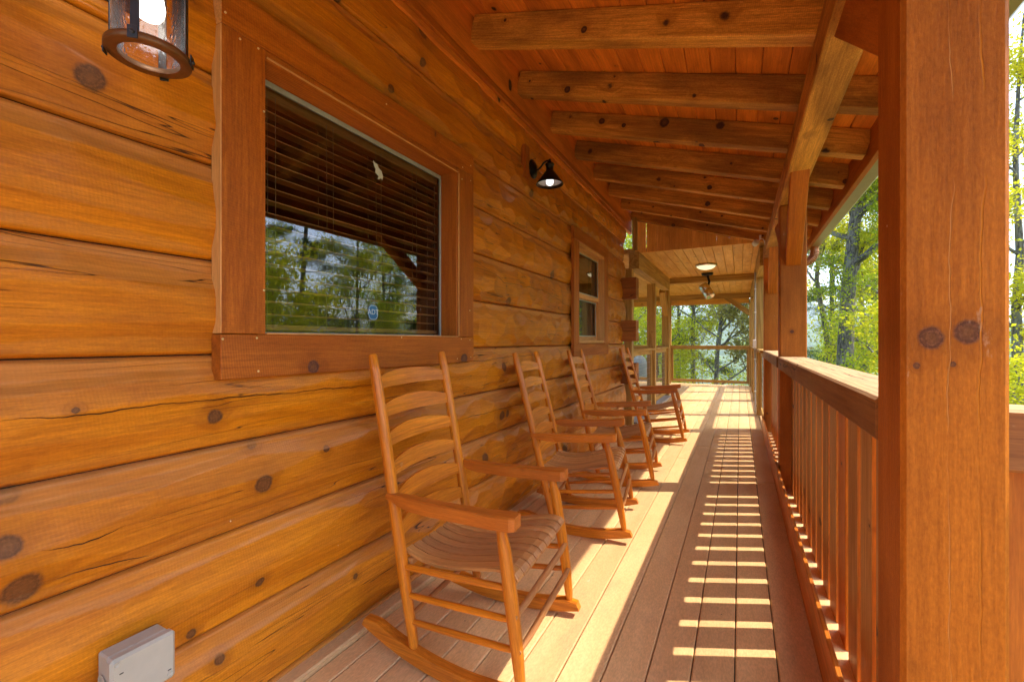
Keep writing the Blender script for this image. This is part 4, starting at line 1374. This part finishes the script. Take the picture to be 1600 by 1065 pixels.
def make_tree(name, seed, H, r0, base_t, spread, kind='broad', leaf='leaf', nl=16, lsz=.055, trunk=None, nlimb=16, dens=1.0, extra=None):
    """tree root Empty with trunk (limbs included) and crown (leaves); local origin at the foot"""
    rnd = np.random.RandomState(seed)
    if trunk is None:
        ts = np.linspace(0, 1, 9)
        lean = rnd.uniform(-.05, .05, 2)
        trunk = [np.array([lean[0] * H * t * t + .1 * np.sin(t * 5 + seed) * (t > 0), lean[1] * H * t * t + .1 * np.cos(t * 4 + seed) * t, H * t]) for t in ts]
    trunk = np.array(trunk, float)
    Lc = np.concatenate([[0], np.cumsum(np.linalg.norm(np.diff(trunk, axis=0), axis=1))]); Lc /= Lc[-1]
    def at(t): return np.array([np.interp(t, Lc, trunk[:, k]) for k in range(3)])
    Vl, Fl, Wl = [], [], []; base = 0
    tt = np.linspace(0, 1, 22)
    P = np.array([at(t) for t in tt])
    rad = r0 * (1 - tt * .88) * (1 + .25 * np.exp(-tt * 25))
    base = tube_np(P, rad, 10, Vl, Fl, Wl, base)
    twigs = []
    def branch(p, d, Ln, r, depth):
        nonlocal base
        n = 6
        pts = [p.copy()]; q_ = p.copy(); dd_ = d.copy()
        for _ in range(n):
            dd_ = dd_ + rnd.normal(0, .16, 3) + (np.array([0, 0, .07]) if kind == 'broad' else np.array([0, 0, -.03]))
            dd_ /= np.linalg.norm(dd_)
            q_ = q_ + dd_ * Ln / n
            pts.append(q_.copy())
        rr_ = np.linspace(r, r * .3, n + 1)
        base = tube_np(pts, rr_, 6 if depth == 0 else 4, Vl, Fl, Wl, base)
        pts = np.array(pts)
        if depth < 2 and Ln > .5:
            nb = 5 if depth == 0 else 3
            for _ in range(nb):
                t = rnd.uniform(.3, 1.0)
                i0 = min(int(t * n), n - 1)
                pp = pts[i0] + (pts[i0 + 1] - pts[i0]) * (t * n - i0)
                dr_ = (pts[i0 + 1] - pts[i0]); dr_ /= np.linalg.norm(dr_)
                sd = rnd.normal(0, 1, 3); sd -= dr_ * sd.dot(dr_); sd /= np.linalg.norm(sd)
                if kind == 'pine': sd[2] *= .25
                nd = dr_ * .7 + sd * .75; nd /= np.linalg.norm(nd)
                branch(pp, nd, Ln * rnd.uniform(.35, .6), r * .45, depth + 1)
        if depth >= 1 or Ln < .9:
            for t in ((.35, .7, 1.0) if kind == 'broad' else (.2, .4, .6, .8, 1.0)):
                twigs.append((pts[min(n, int(t * n))], pts[-1] - pts[0]))
    for k in range(nlimb):
        t = base_t + (1 - base_t) * ((k + rnd.uniform(0, .9)) / nlimb)
        p = at(min(t, .985))
        a = k * 2.4 + rnd.uniform(-.4, .4)
        rel = (t - base_t) / (1 - base_t)
        if kind == 'broad':
            elv = rnd.uniform(.25, .85); Ln = spread * (1.05 - .75 * rel) * rnd.uniform(.7, 1.15)
        else:
            elv = rnd.uniform(-.08, .16); Ln = spread * (1.05 - .9 * rel) * rnd.uniform(.6, 1.1)
        d = np.array([math.cos(a) * math.cos(elv), math.sin(a) * math.cos(elv), math.sin(elv)])
        branch(p, d, Ln, r0 * (.36 if kind == 'broad' else .16) * (1 - rel * .6), 0)
    for (p0, p1, r_) in (extra or []):
        d = np.array(p1, float) - np.array(p0, float); Ln = np.linalg.norm(d)
        branch(np.array(p0, float), d / Ln, Ln, r_, 0)
    root = empty(name)
    npmesh('trunk', np.concatenate(Vl), np.concatenate(Fl), M['bark'], np.concatenate(Wl), True, None, root)
    c = np.array([t_[0] for t_ in twigs])
    if dens < 1: c = c[rnd.rand(len(c)) < dens]
    reps = nl
    n = len(c) * reps
    cc = np.repeat(c, reps, 0)
    sg = .24 if kind == 'broad' else .17
    pos = cc + rnd.normal(0, 1, (n, 3)) * np.array([sg, sg, sg * (.75 if kind == 'broad' else .4)])
    sz = lsz * rnd.uniform(.6, 1.35, n)
    a = rnd.normal(0, 1, (n, 3)); a /= np.linalg.norm(a, axis=1)[:, None]
    nrm_ = rnd.normal(0, 1, (n, 3)); nrm_[:, 2] += .9
    b_ = np.cross(nrm_, a); b_ /= np.linalg.norm(b_, axis=1)[:, None]
    wd = .55 if kind == 'broad' else .12
    lg = 1.0 if kind == 'broad' else 1.9
    A = a * (sz * lg)[:, None]; B = b_ * (sz * wd)[:, None]
    V = np.stack([pos - A, pos + B * 1.0, pos + A, pos - B], 1).reshape(-1, 3)
    F = np.arange(n * 4).reshape(-1, 4)
    npmesh('crown', V, F, M[leaf], None, False, None, root)
    return root


def place(root, x, y, rz=0, s=1.0, dz=0.0):
    root.location = (x, y, ground_z(x, y) - .1 + dz)
    root.rotation_euler = (0, 0, rz)
    root.scale = (s, s, s)


def local_trunk(ps, foot):
    return [np.array(p) - np.array(foot) for p in ps]


# the named trees whose trunks show between the posts
def tree_at(pxs, Y, r0, label, extra_px=(), **kw):
    pts = [px(a, b_, Y) for a, b_ in pxs]
    foot = Vector((pts[0].x, Y, ground_z(pts[0].x, Y) - .1))
    lp = [Vector((0, 0, 0))] + [p - foot for p in pts]
    ex = [(px(a, b_, Y) - foot, px(c_, d_, Y - .3) - foot, r_) for a, b_, c_, d_, r_ in extra_px]
    t = make_tree('broadleaf_tree' if kw.get('kind', 'broad') == 'broad' else 'pine_tree', kw.pop('seed', 1), 1, r0, kw.pop('base_t', .5), kw.pop('spread', 3.0), trunk=[tuple(p) for p in lp], extra=ex, **kw)
    t.location = foot
    tag(t, label, 'tree', 'trees around the porch')
    return t


tree_at([(1319, 590), (1320, 567), (1325, 452), (1331, 394), (1336, 343), (1342, 300), (1356, 180), (1362, 60), (1350, -60)], 20, .35,
        'thick grey-barked forked tree seen between the nearest and second posts',
        ((1330, 430, 1378, 372, .09), (1335, 345, 1310, 300, .08), (1340, 314, 1385, 260, .1)), seed=11, nlimb=18, base_t=.45, spread=3.4, leaf='leafy', lsz=.05, nl=46)
tree_at([(1299, 600), (1297, 563), (1288, 503), (1278, 452), (1274, 420), (1284, 380), (1300, 300), (1306, 180), (1296, 40)], 24, .16,
        'thin crooked grey tree just left of the forked tree', seed=12, nlimb=14, base_t=.4, spread=2.8, leaf='leafy', lsz=.055, nl=34)
tree_at([(1302, 600), (1301, 520), (1299, 440), (1303, 340), (1310, 200), (1312, 80)], 31, .18,
        'straight slim tree behind the crooked one', seed=13, nlimb=14, base_t=.35, spread=2.8, leaf='leafy', lsz=.06, nl=30)
tree_at([(1592, 640), (1590, 560), (1588, 480), (1594, 400), (1586, 250), (1592, 120), (1600, 20)], 16, .16,
        'slim dark tree at the right edge past the nearest post', seed=14, nlimb=14, base_t=.35, spread=2.2, leaf='leafy', lsz=.045, nl=34)
tree_at([(1084, 610), (1082, 540), (1084, 490), (1082, 470), (1085, 400), (1082, 300), (1086, 200)], 22, .15,
        'dark straight pine trunk on the left of the far opening', seed=15, kind='pine', nlimb=26, base_t=.35, spread=1.9, leaf='leafp', lsz=.06, nl=12)
tree_at([(1118, 610), (1120, 570), (1122, 530), (1130, 480), (1136, 420), (1132, 300), (1138, 200)], 19, .12,
        'open-branched tree with few leaves in the far opening', ((1122, 545, 1172, 500, .05), (1124, 520, 1165, 470, .05), (1120, 580, 1170, 552, .05)), seed=16, nlimb=20, base_t=.3, spread=3.4, leaf='leafr', lsz=.07, nl=9)
tree_at([(982, 600), (981, 520), (990, 470), (1002, 430), (1010, 300)], 18, .15,
        'dark leaning tree visible left of the inner pale post', seed=17, nlimb=14, base_t=.4, spread=3.0, leaf='leafy', lsz=.045, nl=26)

PROT = {
    'a': make_tree('broadleaf_tree', 21, 15, .17, .28, 3.6, 'broad', 'leaf', 16, .055, nlimb=18),
    'b': make_tree('broadleaf_tree', 22, 12, .12, .22, 3.0, 'broad', 'leafy', 17, .05, nlimb=16),
    'c': make_tree('pine_tree', 23, 17, .18, .25, 3.0, 'pine', 'leafp', 14, .075, nlimb=30),
    'd': make_tree('budding_tree', 24, 13, .11, .3, 3.0, 'broad', 'leafr', 6, .045, nlimb=16),
    'e': make_tree('sapling', 25, 6.5, .05, .15, 1.7, 'broad', 'leafy', 24, .045, nlimb=14),
}
LBL = {'a': 'tall green broadleaf tree', 'b': 'yellow-green young tree', 'c': 'tall dark pine', 'd': 'nearly bare budding tree', 'e': 'small bright sapling'}
CAT = {'a': 'tree', 'b': 'tree', 'c': 'pine', 'd': 'tree', 'e': 'sapling'}
used = set()
rnd = random.Random(5)
spots = []
# (kind, x, y, zone)
hand = [('b', 5.2, 23.0, 'between the forked tree and the third post'), ('b', 6.9, 31.0, 'behind the forked tree further down'), ('b', -2.6, 21.0, 'in the far opening'), ('e', -.3, 17.2, 'in the middle of the far opening'), ('e', -2.9, 19.0, 'low at the left of the far opening'),
        ('a', -4.3, 26, 'beyond the left of the far opening'), ('b', -4.6, 22, 'behind the lower red railing'),
        ('a', 4.6, 19, 'right behind the forked tree'), 
        ('e', 3.5, 12.2, 'low past the porch rail'), ('a', 7.0, 24, 'beyond the right gap'), ('c', 6.2, 30, 'deep beyond the right gap'),
        ('a', 12.5, 7.5, 'mirrored in the big window'), ('e', 6, 6.2, 'mirrored low in the big window'),
        ('a', 14, 5, 'mirrored at the left of the big window'), ('b', 11, 13, 'mirrored at the right of the big window'), ('c', 16, 14, 'mirrored far in the window'), ('d', 10, 4.2, 'mirrored bare in the window'),
        ('e', 8, 4.0, 'mirrored at the foot of the window'), ('e', 9.5, 8, 'mirrored low behind in the window')]
for k_, x, y, zn in hand:
    spots.append((k_, x, y, zn))
for i in range(24):
    y = rnd.uniform(42, 90)
    a = R(rnd.uniform(-16, 26))
    if R(-9) < a < R(2): a += R(13)
    spots.append((rnd.choice('aabbcd'), y * math.tan(a) , y, None))
for i in range(9):
    a = R(rnd.uniform(28, 62)); d = rnd.uniform(22, 45)
    spots.append((rnd.choice('aabc'), d * math.sin(a), d * math.cos(a), None))
for k_, x, y, zn in spots:
    o = PROT[k_] if k_ not in used else copy_tree(PROT[k_])
    used.add(k_)
    place(o, x, y, rnd.uniform(0, 6.28), .58 if (x, y) == (-.3, 17.2) else rnd.uniform(.85, 1.15))
    if zn: tag(o, LBL[k_] + ' ' + zn, CAT[k_], 'trees around the porch')
    else: tag(o, LBL[k_] + ' far down the wooded slope', CAT[k_], 'distant ' + CAT[k_] + 's of kind ' + LBL[k_])


def undergrowth():
    r_ = np.random.RandomState(9)
    n = 70000
    a = r_.uniform(R(-20), R(75), n); d = 6 + 44 * r_.rand(n) ** 1.3
    x = d * np.sin(a); y = d * np.cos(a)
    m_ = (x > 1.8) | (y > 14.5)
    x, y = x[m_], y[m_]; n = len(x)
    z = np.array([ground_z(x[i], y[i]) for i in range(n)])
    cl_ = .5 + .5 * np.sin(x * 1.7) * np.sin(y * 1.3 + .5)
    z += r_.rand(n) ** 1.5 * (.25 + 1.5 * cl_)
    pos = np.stack([x, y, z], -1)
    A = r_.normal(0, 1, (n, 3)); A /= np.linalg.norm(A, axis=1)[:, None]
    N_ = r_.normal(0, 1, (n, 3)); N_[:, 2] += .9
    B = np.cross(N_, A); B /= np.linalg.norm(B, axis=1)[:, None]
    s_ = (.03 + .03 * r_.rand(n))[:, None]
    V = np.stack([pos - A * s_, pos + B * s_ * .6, pos + A * s_, pos - B * s_ * .6], 1).reshape(-1, 3)
    tag(npmesh('undergrowth', V, np.arange(n * 4).reshape(-1, 4), M['leaf']), 'low green leafy undergrowth covering the slope below the porch', 'undergrowth', None, 'stuff')


undergrowth()


# ------------------------------------------------------------------ haze between here and the far ridges
hz = MB().box(-4600, 4600, -4600, 4600, -140, 520, 'y', .01).build('haze', [])
hm = bpy.data.materials.new('haze'); hm.use_nodes = True
ht = hm.node_tree; ht.nodes.clear()
pv_ = ht.nodes.new('ShaderNodeVolumePrincipled')
pv_.inputs['Color'].default_value = (.80, .88, 1.0, 1)
pv_.inputs['Density'].default_value = .00022
ho = ht.nodes.new('ShaderNodeOutputMaterial'); ht.links.new(pv_.outputs[0], ho.inputs['Volume'])
hz.data.materials.append(hm)
tag(hz, kind='stuff')
